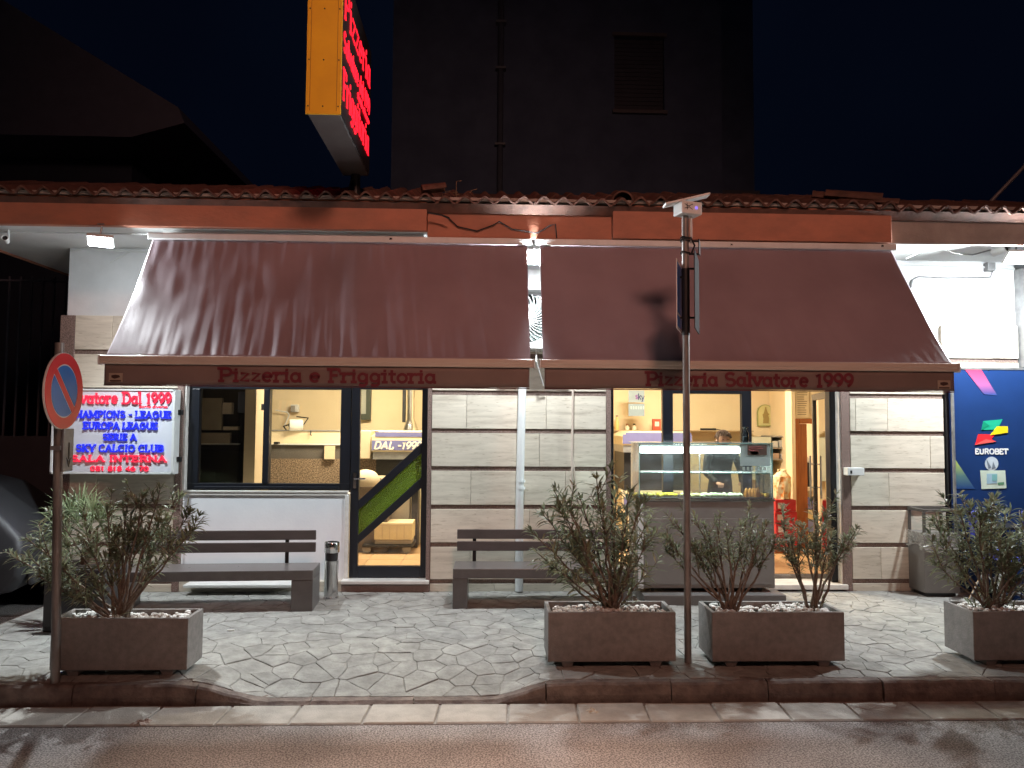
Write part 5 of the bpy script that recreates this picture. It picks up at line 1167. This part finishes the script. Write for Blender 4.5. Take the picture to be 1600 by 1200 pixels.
MB().tube([(xf-.10,2.75,Z(660,2.7,642)),(xf-.10,2.75,2.95)],.025,10).build('thin_pipe',M['black'],fp)
sk=T('white_box','cream wall cabinet beside the oven, seen through the door','cabinet',(X(565,2.3,690),2.3,1.3))
MB().box(X(555,2.25,690),X(579,2.25,690),2.25,2.6,Z(717,2.25,566),Z(673,2.25,566)).build('cabinet',M['creamdark'],sk,bevel=.01)
bg_=T('flour_sack','slumped cream flour sack in front of the oven','sack',(X(576,1.7,740),1.7,.75))
p=atY(574,748,1.75); m_=MB()
m_.lathe([(0,-.10),(.15,-.10),(.17,-.04),(.15,.04),(.10,.09),(.05,.11),(0,.11)],(0,0,0),16,M4=Matrix.Translation(p)@Matrix.Rotation(R_(12),4,'Y')).build('sack',plain('sack_cream',(.66,.56,.42),.8),bg_,smooth=True)
MB().box(p.x-.2,p.x+.3,p.y-.2,p.y+.25,.64,p.z-.085).box(p.x-.18,p.x+.28,p.y-.18,p.y+.2,.12,.639).build('stand',plain('stand_brown',(.16,.12,.09)),bg_)
# trolley with crates
ct=T('trolley','low trolley on castors carrying a pale crate of dough, seen through the door','trolley',(X(607,1.6,850),1.6,.12))
ax,bx_=X(566,1.45,840),X(645,1.45,840); zb0=Z(853,1.45,605)
MB().box(ax,bx_,1.45,1.95,zb0-.02,zb0+.01).build('deck',M['black'],ct,bevel=.004)
for xx in (X(573,1.5,860),X(635,1.5,860)):
    for yy in (1.5,1.88):
        MB().lathe([(0,-.018),(.05,-.018),(.055,0),(.05,.018),(0,.018)],(0,0,0),16,M4=Matrix.Translation((xx,yy,.118+.055))@Matrix.Rotation(R_(90),4,'X')).box(xx-.012,xx+.012,yy-.03,yy+.03,.2,zb0-.021).build('castor',plain('castor_grey',(.3,.27,.24)),ct)
cr_=T('dough_crate','pale yellow dough crate standing on the trolley','crate',(X(612,1.5,835),1.6,.3))
ca,cb2=X(586,1.5,835),X(643,1.5,835); z0,z1=Z(852,1.5,615),Z(817,1.5,615)
MB().box(ca,cb2,1.5,1.85,zb0+.012,z0+.065).build('lower_tray',plain('crate_brown',(.35,.29,.22)),cr_,bevel=.004)
MB().box(ca-.01,cb2+.01,1.49,1.86,z0+.067,z1).build('upper_tray',plain('crate_yellow',(.75,.63,.38)),cr_,bevel=.006)
k=MB()
for i in range(1,5): xx=ca+(cb2-ca)*i/5; k.box(xx-.004,xx+.004,1.484,1.489,z0+.08,z1-.03)
k.box(ca,cb2,1.482,1.4885,z1-.03,z1-.022).build('ribs',M['creamdark'],cr_)
cp=T('steel_cupboard','tall steel cupboard beyond the trolley','cupboard',(X(622,2.0,800),2.05,.12))
MB().box(X(556,2.1,790),X(641,2.1,790),2.02,2.18,.13,.99).build('doors',plain('beige_doors',(.52,.43,.32),.4),cp,bevel=.004)
MB().box(X(643,1.9,790),X(653,1.9,790),1.9,2.15,.12,1.1).build('dark_side',M['black'],cp)
# ================================================================== INSIDE, SHOP SIDE
def wallbox(nm,lab,cat,px0,px1,py0,py1,Y,th,m_,group=None):
    a,b=X(px0,Y,(py0+py1)/2),X(px1,Y,(py0+py1)/2); z1,z0=Z(py0,Y,(px0+px1)/2),Z(py1,Y,(px0+px1)/2)
    R=T(nm,lab,cat,((a+b)/2,Y,z0),group=group); return R,a,b,z0,z1
ps,a,b,z0,z1=wallbox('poster','grey-blue two-part poster with the word sky hanging in the shop','poster',982,1007,610,650,3.3,0,None)
MB().box(a,b,3.3,3.308,z0+(z1-z0)*.53,z1).build('upper_sheet',plain('poster_blue',(.30,.38,.42),.4),ps); MB().box(a,b,3.3,3.308,z0,z0+(z1-z0)*.48).build('lower_sheet',plain('poster_blue2',(.26,.34,.40),.4),ps)
q=MB(); mid=z0+(z1-z0)*.53
lettering('s',(a+.10,3.298,z1-.13),.045,.09,w_=.2,depth=.002,serif=0,mb=q); q.build('letter',plain('sky_purple',(.25,.12,.35)),ps)
q=MB(); L=[(a+.152,z1-.13),(a+.152,z1-.045)]
for P_ in (((.152,-.14),(.152,-.045)),((.152,-.105),(.185,-.075)),((.165,-.10),(.19,-.14)),((.195,-.08),(.215,-.135)),((.24,-.08),(.20,-.175))): q.tube([(a+P_[0][0],3.297,z1+P_[0][1]),(a+P_[1][0],3.297,z1+P_[1][1])],.006,4)
q.build('letters',plain('sky_ink',(.05,.05,.16)),ps)
q=MB()
for i in range(6): q.box(a+.03+i*.037,a+.05+i*.037,3.296,3.299,z0+.10,z0+.145)
q.build('crest_row',plain('crest_pale',(.45,.55,.56)),ps)
# arched plaque with seated figure
pq,a,b,z0,z1=wallbox('arched_plaque','olive arched plaque with a seated figure on the shop wall','plaque',1184,1209,632,666,YB-.04,0,None)
cxq=(a+b)/2; r=(b-a)/2; zz=z1-r
arcp=[(a,z0),(b,z0)]+[(cxq+r*math.cos(R_(t)),zz+r*math.sin(R_(t))) for t in range(0,181,15)]
MB().prism(arcp,lambda u,v,d:(u,d,v),YB-.002,YB-.03).build('frame',plain('plaque_olive',(.33,.36,.13)),pq)
ar2=[(cxq+(u-cxq)*.9,(z0+z1)/2+(v-(z0+z1)/2)*.93) for u,v in arcp]
MB().prism(ar2,lambda u,v,d:(u,d,v),YB-.031,YB-.036).build('field',plain('plaque_yellow',(.66,.62,.30)),pq)
h=z1-z0; fg=MB()
fig=[(-.26,.14),(.26,.14),(.30,.38),(.22,.50),(.34,.56),(.20,.60),(.10,.74),(.06,.80),(.05,.88),(-.05,.88),(-.07,.80),(-.13,.70),(-.20,.58),(-.30,.54),(-.22,.36)]
fg.prism([(cxq+u*r*1.3,z0+v*h) for u,v in fig],lambda u,v,d:(u,d,v),YB-.0365,YB-.046).build('figure',plain('plaque_figure',(.36,.27,.10)),pq)
# long wall shelf and things on it
shf=T('wall_shelf','long thin shelf along the cream back wall of the shop','shelf',(2.4,3.6,1.6))
zsf=Z(672,3.55,1000)
MB().box(X(957,3.55,672),X(1174,3.55,675),3.45,YB,zsf-.012,zsf).build('board',plain('shelf_tan',(.45,.30,.16)),shf)
def jarlike(nm,lab,px,rad,h,c_,lidc=None,Y=3.55,gl=False):
    x=X(px,Y,665); o=T(nm,lab,nm.replace('_',' '),(x,Y,zsf+.001))
    MB().lathe([(0,0),(rad,0),(rad,h*.6),(rad*.5,h*.8),(rad*.4,h)],(x,Y,zsf+.001),14).build('body',plain('jar_%d'%px,c_,.3),o,smooth=True)
    if lidc: MB().lathe([(0,0),(rad*.55,0),(rad*.55,.02),(0,.02)],(x,Y,zsf+.002+h),12).build('lid',plain('lid_%d'%px,lidc),o)
jarlike('oil_bottle','bottle half full of golden oil at the left end of the wall shelf',964,.035,.20,(.70,.50,.18),(.25,.2,.15))
jarlike('spice_jar','small jar with a brown lid next to the oil bottle on the shelf',980,.035,.075,(.75,.68,.5),(.35,.14,.05)); jarlike('spice_jar','small jar with a dark lid under the poster',991,.035,.075,(.72,.66,.5),(.10,.08,.03))
bxr=T('red_packet','small red and white packet on the wall shelf beside the dark post','packet',(X(1026,3.5,662),3.5,zsf)); xr_=X(1026,3.5,662)
MB().box(xr_-.06,xr_+.06,3.47,3.55,zsf+.001,zsf+.17).build('packet',plain('packet_red',(.55,.08,.04)),bxr,bevel=.006); MB().box(xr_-.035,xr_+.03,3.466,3.4695,zsf+.06,zsf+.13).build('white_print',plain('packet_white',(.8,.7,.6)),bxr)
kn=T('long_knife','long dark handled tool lying on the wall shelf behind the display case','kitchen tool',(X(1108,3.5,670),3.5,zsf)); MB().box(X(1094,3.5,670),X(1118,3.5,670),3.47,3.5,zsf+.003,zsf+.035).tube([(X(1118,3.5,670),3.48,zsf+.02),(X(1127,3.5,672),3.48,zsf+.006)],.008,6).build('tool',M['black'],kn)
oven('low cream oven with a blue band behind the display case',X(972,2.6,690),X(1082,2.6,690),2.6,Z(674,2.6,1030),Z(696,2.6,1030),.5,None)
# fridge shelving with boxes, right of the plaque
fz,a,b,z0,z1=wallbox('steel_shelving','grey steel shelving with boxes under the arched plaque','shelving',1176,1236,681,760,3.2,0,None)
MB().box(X(1175,3.2,690),X(1205,3.2,690),3.2,3.6,.9,z1-.02).build('pale_cabinet',plain('pale_green',(.55,.58,.46),.4),fz)
for zz in (z1,z1-.17,z1-.34): MB().box(X(1206,3.2,700),b,3.2,3.6,zz-.02,zz).build('shelf',M['greymetal'],fz)
MB().box(X(1206,3.2,700),b,3.58,3.62,z0-.3,z1).build('back_panel',plain('grey_back',(.30,.30,.29)),fz)
for (pa,pb,zz,hh,c_) in ((1208,1217,z1-.15,.09,(.6,.6,.56)),(1219,1231,z1-.15,.10,(.5,.5,.47)),(1207,1219,z1-.32,.08,(.40,.28,.2)),(1222,1233,z1-.32,.07,(.6,.55,.5))):
    o=MB().box(X(pa,3.2,705),X(pb,3.2,705),3.23,3.45,zz-.018,zz-.018+hh).build('small_box',plain('sb_%d'%pa,c_),bevel=.004); tag(o,{1208:'pale carton on the upper steel shelf, left one',1219:'greyish machine-like carton on the upper steel shelf, right one',1207:'brown carton on the lower steel shelf',1222:'pale tub on the lower steel shelf'}[pa],'box')
# big printed bag and red cartons
bgx=X(1222,1.6,760); 
pk=T('snack_bag','large crumpled cream and orange paper bag on top of the red cartons','bag',(bgx,1.6,.9)); zt=Z(735,1.6,1224); zb9=Z(779,1.6,1224)
m_=MB(); m_.lathe([(0,zb9),(.10,zb9),(.115,(zb9+zt)/2-.03),(.10,zt-.08),(.05,zt-.02),(.055,zt+.01),(0,zt)],(bgx,1.6,0),14)
rr=random.Random(8); m_.v=[v+Vector((rr.uniform(-.012,.012),rr.uniform(-.012,.012),rr.uniform(-.008,.008))) for v in m_.v]
m_.build('bag',mat('bag_print',(.78,.66,.42),(.70,.25,.05),scale=9,rough=.7,lo=.38,hi=.5),pk)
rz=zb9-.003; i=0
for lab in ('topmost red carton under the snack bag','second red carton from the top under the snack bag','third red carton from the top, half hidden by leaves','bottom red carton behind the small open oleander'):
    q=T('red_carton',lab,'carton',(bgx,1.62,rz-.15),group='stacked red cartons in the doorway')
    w_2=.125+.01*(i%2); MB().box(bgx-w_2,bgx+w_2+.01,1.5,1.75,rz-.145,rz-.002).build('carton',plain('carton_red',(.62,.04,.05),.45),q,bevel=.006)
    MB().box(bgx-w_2+.03,bgx-w_2+.11,1.496,1.4995,rz-.11,rz-.04).build('white_print',plain('carton_white',(.8,.62,.6)),q); rz-=.147; i+=1
tbl=T('low_table','small wooden stand holding the red cartons','stand',(bgx,1.62,.12)); MB().box(bgx-.14,bgx+.15,1.5,1.75,.118,rz-.001).build('stand',M['wood'],tbl)
# inner wooden door frame and what is beyond
wf=T('inner_doorway','orange wooden door frame inside the shop, right of the red cartons','door frame',(X(1250,1.9,750),1.9,.12))
a,b=X(1241,1.9,750),X(1262,1.9,750); z1=Z(654,1.9,1250)
MB().box(a,a+.06,1.86,2.0,.12,z1).box(a+.062,b,1.9,2.02,.12,z1-.07).build('jamb',M['wood'],wf,bevel=.006)
MB().box(a+.062,X(1300,1.9,660),1.86,2.0,z1-.066,z1).build('lintel',M['wood'],wf,bevel=.006)
MB().box(X(1235,1.85,700),X(1241,1.85,700)-.003,1.8,2.0,.12,2.9).build('cream_post',M['cream'],wf)
nb=T('notice_board','white notices pinned above the inner door','notices',(X(1262,1.88,630),1.88,2.0))
for (pa,pb,ya,yb) in ((1243,1264,609,652),(1266,1290,609,648)):
    o=MB().box(X(pa,1.87,630),X(pb,1.87,630),1.865,1.872,Z(yb,1.87,1260),Z(ya,1.87,1260)).build('notice',plain('notice_white',(.80,.70,.52)),nb)
k=MB(); rr=random.Random(2)
for i in range(11): yy=613+i*3.4; k.box(X(1246,1.86,630),X(1246+rr.uniform(10,16),1.86,630),1.860,1.8635,Z(yy+.9,1.86,1250),Z(yy,1.86,1250))
k.build('printed_lines',plain('ink_brown',(.25,.17,.09)),nb)
MB().box(X(1235,1.9,630),X(1310,1.9,630),1.88,1.98,z1+.002,2.9).build('upper_wall',M['cream'],wf)
bk=T('back_room_shelf','grey back-room shelf with a lamp machine beyond the wooden frame','shelving',(X(1272,3.0,700),3.0,.12))
MB().box(X(1262,3.4,700),X(1300,3.4,700),3.4,3.5,.12,2.4).build('panel',plain('room_grey',(.34,.33,.30)),bk)
MB().box(X(1262,3.1,700),X(1290,3.1,700),3.1,3.38,Z(703,3.1,1270),Z(700,3.1,1270)).build('shelf',M['whiteplastic'],bk)
cm=T('coffee_machine','dark coffee machine with chrome parts beyond the wooden frame','coffee machine',(X(1270,2.3,755),2.3,1.0))
zc=Z(761,2.3,1268); MB().box(X(1247,2.25,762),X(1300,2.25,762),2.2,2.6,zc-.04,zc).build('worktop',M['cream'],cm)
MB().box(X(1256,2.3,745),X(1268,2.3,745),2.3,2.5,zc+.002,zc+.33).build('body',M['black'],cm,bevel=.01); MB().box(X(1247,2.25,750),X(1257,2.25,750),2.3,2.4,zc+.002,zc+.13).build('grinder',plain('grinder_brown',(.25,.1,.05)),cm,bevel=.01)
MB().lathe([(0,0),(.04,0),(.05,.05),(.02,.07),(.0,.08)],(X(1262,2.3,725),2.35,zc+.335),12).build('hopper',M['chrome'],cm,smooth=True)
MB().box(X(1243,2.2,733),X(1253,2.2,733),2.18,2.24,Z(735.5,2.2,1249),Z(731.5,2.2,1249)).build('blue_display',emi('blue_display',(.12,.08,1),1.5),cm)
for i,(ya,yb,c_) in enumerate(((778,796,(.22,.24,.45)),(797,812,(.72,.58,.30)),(813,832,(.24,.26,.46)),(833,852,(.70,.56,.30)),(853,880,(.72,.60,.36)))):
    o=MB().box(X(1255,2.2,800),X(1300,2.2,800),2.2,2.5,Z(yb,2.2,1265)+.003,Z(ya,2.2,1265)).build('drinks_case',plain('case_%d'%i,c_),bevel=.005); tag(o,['blue striped case at the top of the stack behind the open glass door','cream case second from the top behind the open glass door','blue striped case in the middle of the stack behind the open glass door','cream case second from the bottom behind the open glass door','cream case at the bottom of the stack behind the open glass door'][i],'case','cases stacked behind the open glass door')
# ================================================================== PERSON behind the display case
def skin_body(name,verts,edges,radii,m_,parent,root=0,sub=2):
    me=bpy.data.meshes.new(name); me.from_pydata(verts,edges,[]); o=bpy.data.objects.new(name,me); sc.collection.objects.link(o); o.parent=parent; me.materials.append(m_)
    md=o.modifiers.new('skin','SKIN'); md.use_smooth_shade=True
    for i,r in enumerate(radii):
        s=me.skin_vertices[0].data[i]; s.radius=r if isinstance(r,tuple) else (r,r); s.use_root=(i==root)
    ms=o.modifiers.new('sub','SUBSURF'); ms.levels=sub; ms.render_levels=sub; return o
ppx=X(1126,1.2,690); ppy=1.25
PS_=T('person','person with curly grey-brown hair and black clothes working behind the display case','person',(ppx,ppy,.12))
zt=Z(675,1.2,1128)-.12   # hair top above floor
s_=zt/1.60
V=[(0,0,.92),(0,-.02,1.05),(0,-.05,1.22),(0,-.09,1.34),(0,-.12,1.41),  # pelvis..neck
   (.17,-.08,1.33),(.23,-.16,1.08),(.16,-.36,.98),(-.17,-.08,1.33),(-.23,-.16,1.08),(-.15,-.36,.98),
   (.09,.0,.86),(.10,-.02,.50),(.10,.0,.10),(.10,-.14,.03),(-.09,.0,.86),(-.10,-.02,.50),(-.10,.0,.10),(-.10,-.14,.03)]
Eg=[(0,1),(1,2),(2,3),(3,4),(3,5),(5,6),(6,7),(3,8),(8,9),(9,10),(0,11),(11,12),(12,13),(13,14),(0,15),(15,16),(16,17),(17,18)]
Rd=[(.15,.11),(.14,.10),(.165,.11),(.13,.09),.055,.06,.045,.033,.06,.045,.033,.09,.065,.045,.04,.09,.065,.045,.04]
skin_body('body',[tuple(Vector(v)*s_) for v in V],Eg,[tuple(x*s_ for x in r) if isinstance(r,tuple) else r*s_ for r in Rd],plain('black_clothes',(.025,.024,.026),.8),PS_)
skinm=mat('skin',(.55,.33,.24),(.50,.29,.21),scale=6,rough=.5)
def sphere(c,r,n=14,m=10):
    pr=[(r[0]*math.sin(math.pi*i/m),-r[2]*math.cos(math.pi*i/m)) for i in range(m+1)]; mb_=MB().lathe(pr,(0,0,0),n); mb_.v=[Vector((v.x,v.y*r[1]/r[0],v.z))+Vector(c) for v in mb_.v]; return mb_
hc=Vector((0,-.155,1.49))*s_
hd=sphere(hc,(.075,.095,.11)); hd.tube([hc+Vector((0,.02,-.06)),hc+Vector((0,.05,-.14))],.05,10)
hd.add([hc+Vector((-.015,-.088,-.01)),hc+Vector((.015,-.088,-.01)),hc+Vector((0,-.118,-.03)),hc+Vector((0,-.09,.03))],[(0,1,2),(1,3,2),(3,0,2)])
for s in (-1,1): hd.lathe([(0,-.02),(.018,0),(0,.025)],hc+Vector((s*.077,.0,.0)),8)
head=hd.build('head',skinm,PS_,local=True,smooth=True)
k=MB()
for s in (-1,1): k.lathe([(0,-.007),(.011,0),(0,.007)],hc+Vector((s*.03,-.086,.015)),8)
k.box(-.025,.025,hc.y-.094,hc.y-.085,hc.z-.058,hc.z-.05).build('eyes_and_mouth',plain('dark_features',(.08,.03,.03)),head,local=True)
hr=MB(); rr=random.Random(4)
for _ in range(420):
    th=rr.uniform(0,6.283); fi_=rr.uniform(.0,1.25); dv=Vector((math.sin(fi_)*math.cos(th),math.sin(fi_)*math.sin(th),math.cos(fi_)))
    if dv.y<-.45 and dv.z<.55: continue
    p=hc+Vector((dv.x*.082,dv.y*.10+.005,dv.z*.108)); q=rr.uniform(0,6.28); r=rr.uniform(.008,.017)
    t1=dv.cross(Vector((0,0,1)) if abs(dv.z)<.9 else Vector((1,0,0))).normalized(); t2=dv.cross(t1)
    hr.tube([p+(t1*math.cos(q+a)+t2*math.sin(q+a))*r+dv*(.006*a) for a in (0,1.2,2.4,3.6)],.0042,4)
cp_=sphere(hc+Vector((0,.008,.014)),(.080,.098,.108)); cp_.v=[v if not (v.y<hc.y-.05 and v.z<hc.z+.05) and v.z>hc.z-.06 else hc+(v-hc)*.8 for v in cp_.v]
hairm=mat('hair_brown_grey',(.20,.13,.10),(.08,.05,.04),scale=40,rough=.6)
hr.build('hair',hairm,head,local=True); cp_.build('hair_base',hairm,head,local=True,smooth=True)
for s in (-1,1):
    wp=Vector((s*.155,-.36,.98))*s_; hm=MB(); 
    m_=sphere(wp+Vector((-s*.01,-.055,-.01)),(.034,.05,.018),10,6)
    for f in range(4): 
        b0=wp+Vector((-s*.01+(f-1.5)*.017,-.095,-.012)); L=(.034,.04,.038,.03)[f]
        m_.tube([b0,b0+Vector((0,-L*.6,-.006)),b0+Vector((0,-L,-.022)),b0+Vector((0,-L*1.05,-.04))],[.008,.0075,.007,.006],6)
    b0=wp+Vector((-s*.035,-.045,-.008)); m_.tube([b0,b0+Vector((-s*.02,-.025,-.008)),b0+Vector((-s*.022,-.05,-.016))],[.010,.009,.007],6)
    m_.build('hand',skinm,PS_,local=True,smooth=True)
# ================================================================== PARKED CAR at the left
def car(label,xr,yc,z0,rz=0):
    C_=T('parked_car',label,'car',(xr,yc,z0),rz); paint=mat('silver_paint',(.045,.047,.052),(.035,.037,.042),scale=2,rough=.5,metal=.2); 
    L=3.9; W=.82
    prof=[(0,.42),(0,.70),(-.05,.80),(-.16,.90),(-.52,1.20),(-.75,1.27),(-1.5,1.33),(-2.3,1.27),(-2.95,.93),(-3.75,.80),(-3.9,.62),(-3.88,.30),(-3.62,.24)]
    def arch(cx,r): return [(cx-r*math.cos(R_(t)),.30+r*math.sin(R_(t))) for t in range(180,-1,-20)][::-1]
    low=[(-3.62,.24)]+[(-3.12-.33*math.cos(R_(t)),.27+.33*math.sin(R_(t))) for t in range(0,181,20)]+[(-2.75,.22),(-1.05,.22)]+[(-.60-.33*math.cos(R_(t)),.27+.33*math.sin(R_(t))) for t in range(180,-1,-20)]+[(-.1,.30)]
    low=[(-3.62,.24)]+[(-3.12+.33*math.cos(R_(t)),.27+.33*math.sin(R_(t))) for t in range(180,-1,-20)]+[(-2.7,.22),(-1.1,.22)]+[(-.60+.33*math.cos(R_(t)),.27+.33*math.sin(R_(t))) for t in range(180,-1,-20)]+[(-.08,.30)]
    poly=prof+low[1:]
    mb_=MB(); n=len(poly)
    def wd(z): return W if z<.75 else W-.04-(z-.75)*.38
    ys=[]
    vs=[]
    for s in (-1,-.93,.93,1):
        for (u,v) in poly:
            k=1 if abs(s)==1 else 1; inset=.0 if abs(s)<1 else 1
            uu,vv=(u,v) if abs(s)<1 else (u+(-.03 if u>-1.9 else .03),v-(.035 if v>.5 else -.02))
            vs.append((uu,s*wd(v),vv))
    fs=[]
    for r_i in range(3):
        for i in range(n): fs.append((r_i*n+i,r_i*n+(i+1)%n,(r_i+1)*n+(i+1)%n,(r_i+1)*n+i))
    fs.append(tuple(range(n))[::-1]); fs.append(tuple(3*n+i for i in range(n)))
    body=mb_.add(vs,fs).build('body',paint,C_,local=True); bm=bmesh.new(); bm.from_mesh(body.data); bmesh.ops.triangulate(bm,faces=[f for f in bm.faces if len(f.verts)>4]); bmesh.ops.recalc_face_normals(bm,faces=bm.faces); bm.to_mesh(body.data); bm.free(); md=body.modifiers.new('bevel','BEVEL'); md.width=.045; md.segments=3; md.limit_method='ANGLE'; md.angle_limit=R_(25); body.data.polygons.foreach_set('use_smooth',[True]*len(body.data.polygons)); body.data.set_sharp_from_angle(angle=R_(50))
    gl=plain('car_glass',(.012,.014,.018),.3)
    for s in (-1,1):
        def side(pl,nm,m_,o_=.012):
            q=MB(); q.add([(u,s*(wd(v)+o_-.0),v) for u,v in pl]+[(u,s*(wd(v)+o_-.012),v) for u,v in pl],[tuple(range(len(pl))) if s<0 else tuple(range(len(pl)))[::-1]]+[(i,(i+1)%len(pl),len(pl)+(i+1)%len(pl),len(pl)+i) for i in range(len(pl))]); q.build(nm,m_,C_,local=True)
        side([(-.42,.90),(-.60,1.14),(-1.22,1.22),(-1.22,.88)],'side_window',gl); side([(-1.28,.88),(-1.28,1.22),(-2.2,1.20),(-2.72,.90)],'side_window',gl)
        side([(-1.24,.36),(-1.24,.86),(-1.255,.86),(-1.255,.36)],'door_seam',M['black'],.003); side([(-1.06,.74),(-1.06,.765),(-.90,.765),(-.90,.74)],'door_handle',M['chrome'],.025)
        for cx in (-.60,-3.12):
            Mx=Matrix.Translation((cx,s*(W-.10),.27))@Matrix.Rotation(R_(90),4,'X')
            wh=MB().lathe([(0,-.09),(.24,-.09),(.285,-.06),(.285,.06),(.24,.09),(0,.09)],(0,0,0),28,M4=Mx).build('wheel',plain('tyre',(.02,.02,.02),.8),C_,local=True,smooth=True)
            q=MB(); q.lathe([(.17,-.095),(.19,-.10),(.19,.10),(.17,.095)],(0,0,0),24,M4=Mx)
            for t in range(5): q.box(-.02,.02,.02,.175,-.098,.098,M4=Mx@Matrix.Rotation(t*1.2566,4,'Z'))
            q.lathe([(0,-.102),(.04,-.102),(.04,.102),(0,.102)],(0,0,0),12,M4=Mx); q.build('rim',M['greymetal'],wh,local=True)
    MB().box(-.0,.06,-.70,.70,.34,.52).build('bumper',paint,C_,local=True,bevel=.03,seg=3)
    MB().box(.002,.02,-.25,.25,.55,.66).build('number_plate',plain('plate_grey',(.5,.5,.48)),C_,local=True)
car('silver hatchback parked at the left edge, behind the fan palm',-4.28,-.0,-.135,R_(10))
# ================================================================== BACKGROUND
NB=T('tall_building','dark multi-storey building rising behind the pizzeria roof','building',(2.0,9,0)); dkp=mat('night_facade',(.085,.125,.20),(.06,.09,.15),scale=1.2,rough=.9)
YN=9.0; a,b=X(612,YN,200),X(1128,YN,200)
wx0_,wx1_=X(960,YN,120),X(1038,YN,120); wz1_,wz0_=Z(58,YN,1000),Z(174,YN,1000)
MB().box(a,wx0_,YN,YN+8,-.1,13).box(wx1_,b,YN,YN+8,-.1,13).box(wx0_,wx1_,YN,YN+8,-.1,wz0_).box(wx0_,wx1_,YN,YN+8,wz1_,13).box(b,b+1.2,YN+1.2,YN+8,-.1,13).build('wall',dkp,NB)
wfr=MB().box(wx0_-.05,wx1_+.05,YN-.06,YN-.002,wz1_,wz1_+.08).box(wx0_-.05,wx1_+.05,YN-.10,YN-.002,wz0_-.08,wz0_).build('window',plain('night_trim',(.12,.12,.13)),NB)
n_sl=18
for i in range(n_sl): 
    z_=wz0_+(wz1_-wz0_)*i/n_sl; MB().box(wx0_,wx1_,YN+.12,YN+.15,z_,z_+(wz1_-wz0_)/n_sl*.9).build('shutter_slat',plain('shutter_night',(.05,.06,.08)),wfr)
MB().box(wx0_,wx1_,YN+.152,YN+.3,wz0_,wz1_).build('window_back',M['black'],wfr)
MB().tube([(X(782,YN,150),YN-.08,-.1),(X(782,YN,150),YN-.08,13)],.07,10).build('rain_pipe',plain('pipe_night',(.06,.08,.11)),NB)
for zz in (Z(40,YN,780),Z(112,YN,780),Z(230,YN,780)): MB().box(X(774,YN,150),X(790,YN,150),YN-.17,YN-.002,zz,zz+.05).build('pipe_bracket',plain('pipe_night2',(.14,.17,.2)),NB)
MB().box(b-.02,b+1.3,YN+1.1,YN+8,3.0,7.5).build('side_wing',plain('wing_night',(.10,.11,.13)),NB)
LB=T('left_building','dark neighbouring house with a jutting eave at the upper left','building',(-9,6,0))
YL=5.0
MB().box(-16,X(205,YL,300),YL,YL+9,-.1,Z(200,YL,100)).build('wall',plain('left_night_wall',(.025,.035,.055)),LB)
e0=atY(-60,-5,YL-1.0); e1=atY(288,192,YL-1.0); e2=atY(205,214,YL-1)
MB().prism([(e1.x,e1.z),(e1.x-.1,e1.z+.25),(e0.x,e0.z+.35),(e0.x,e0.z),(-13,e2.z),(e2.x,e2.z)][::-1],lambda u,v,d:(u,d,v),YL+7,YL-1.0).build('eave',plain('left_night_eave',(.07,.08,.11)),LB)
GF=T('garden_fence','dark vertical bar fence in the yard left of the pizzeria','fence',(-7,2.5,0)); YF=2.2
for i in range(26):
    x=-8.6+i*.145; MB().box(x,x+.02,YF,YF+.02,1.5,Z(432,YF,50)).build('bar',plain('fence_bar',(.10,.10,.12)),GF)
MB().box(-8.7,-4.6,YF-.01,YF+.03,Z(440,YF,50),Z(437,YF,50)).build('rail',plain('fence_bar',(.10,.10,.12)),GF)
yw=MB().box(-12,-4.6,YF-.05,YF+.15,-.14,1.5).build('yard_wall',plain('yard_wall_night',(.07,.07,.085))); tag(yw,'low dark yard wall under the bar fence at the left','wall')
# steel mast slanting at upper right
rp=T('roof_stay','pale slanting pole above the far right roof tiles','pole',tuple(atY(1530,332,.5)))
MB().tube([atY(1528,336,.5),atY(1612,248,.5)],.022,8).build('pole',M['greymetal'],rp)
# ================================================================== LITTER
def litter(px,py,z,s,label,m_,seed):
    p=atZ(px,py,z); rr=random.Random(seed); o=T('crumpled_litter',label,'litter',tuple(p)); n=7; vs=[(p.x+(i/(n-1)-.5)*s+rr.uniform(-.006,.006),p.y+(j/(n-1)-.5)*s*.7,p.z+.004+rr.uniform(0,.28)*s*(1-abs(i/(n-1)-.5)*1.4)) for j in range(n) for i in range(n)]
    k=MB().add(vs,[(j*n+i,j*n+i+1,(j+1)*n+i+1,(j+1)*n+i) for j in range(n-1) for i in range(n-1)]).build('scrap',m_,o)
litter(221,1131,-.134,.10,'crumpled brown and white wrapper on the road at the left',mat('wrapper',(.75,.70,.66),(.16,.06,.02),scale=14,rough=.6),1)
litter(925,1115,-.134,.10,'folded pale paper scrap on the road in front of the tall oleander',plain('scrap_paper',(.62,.56,.46)),2)
q=atZ(355,985,.008); o=MB().tube([q,q+Vector((.055,.012,0))],.006,8).build('paper_strip',plain('scrap_white',(.85,.85,.82))); tag(o,'small white paper roll lying on the flagstones right of the leftmost planter','litter')
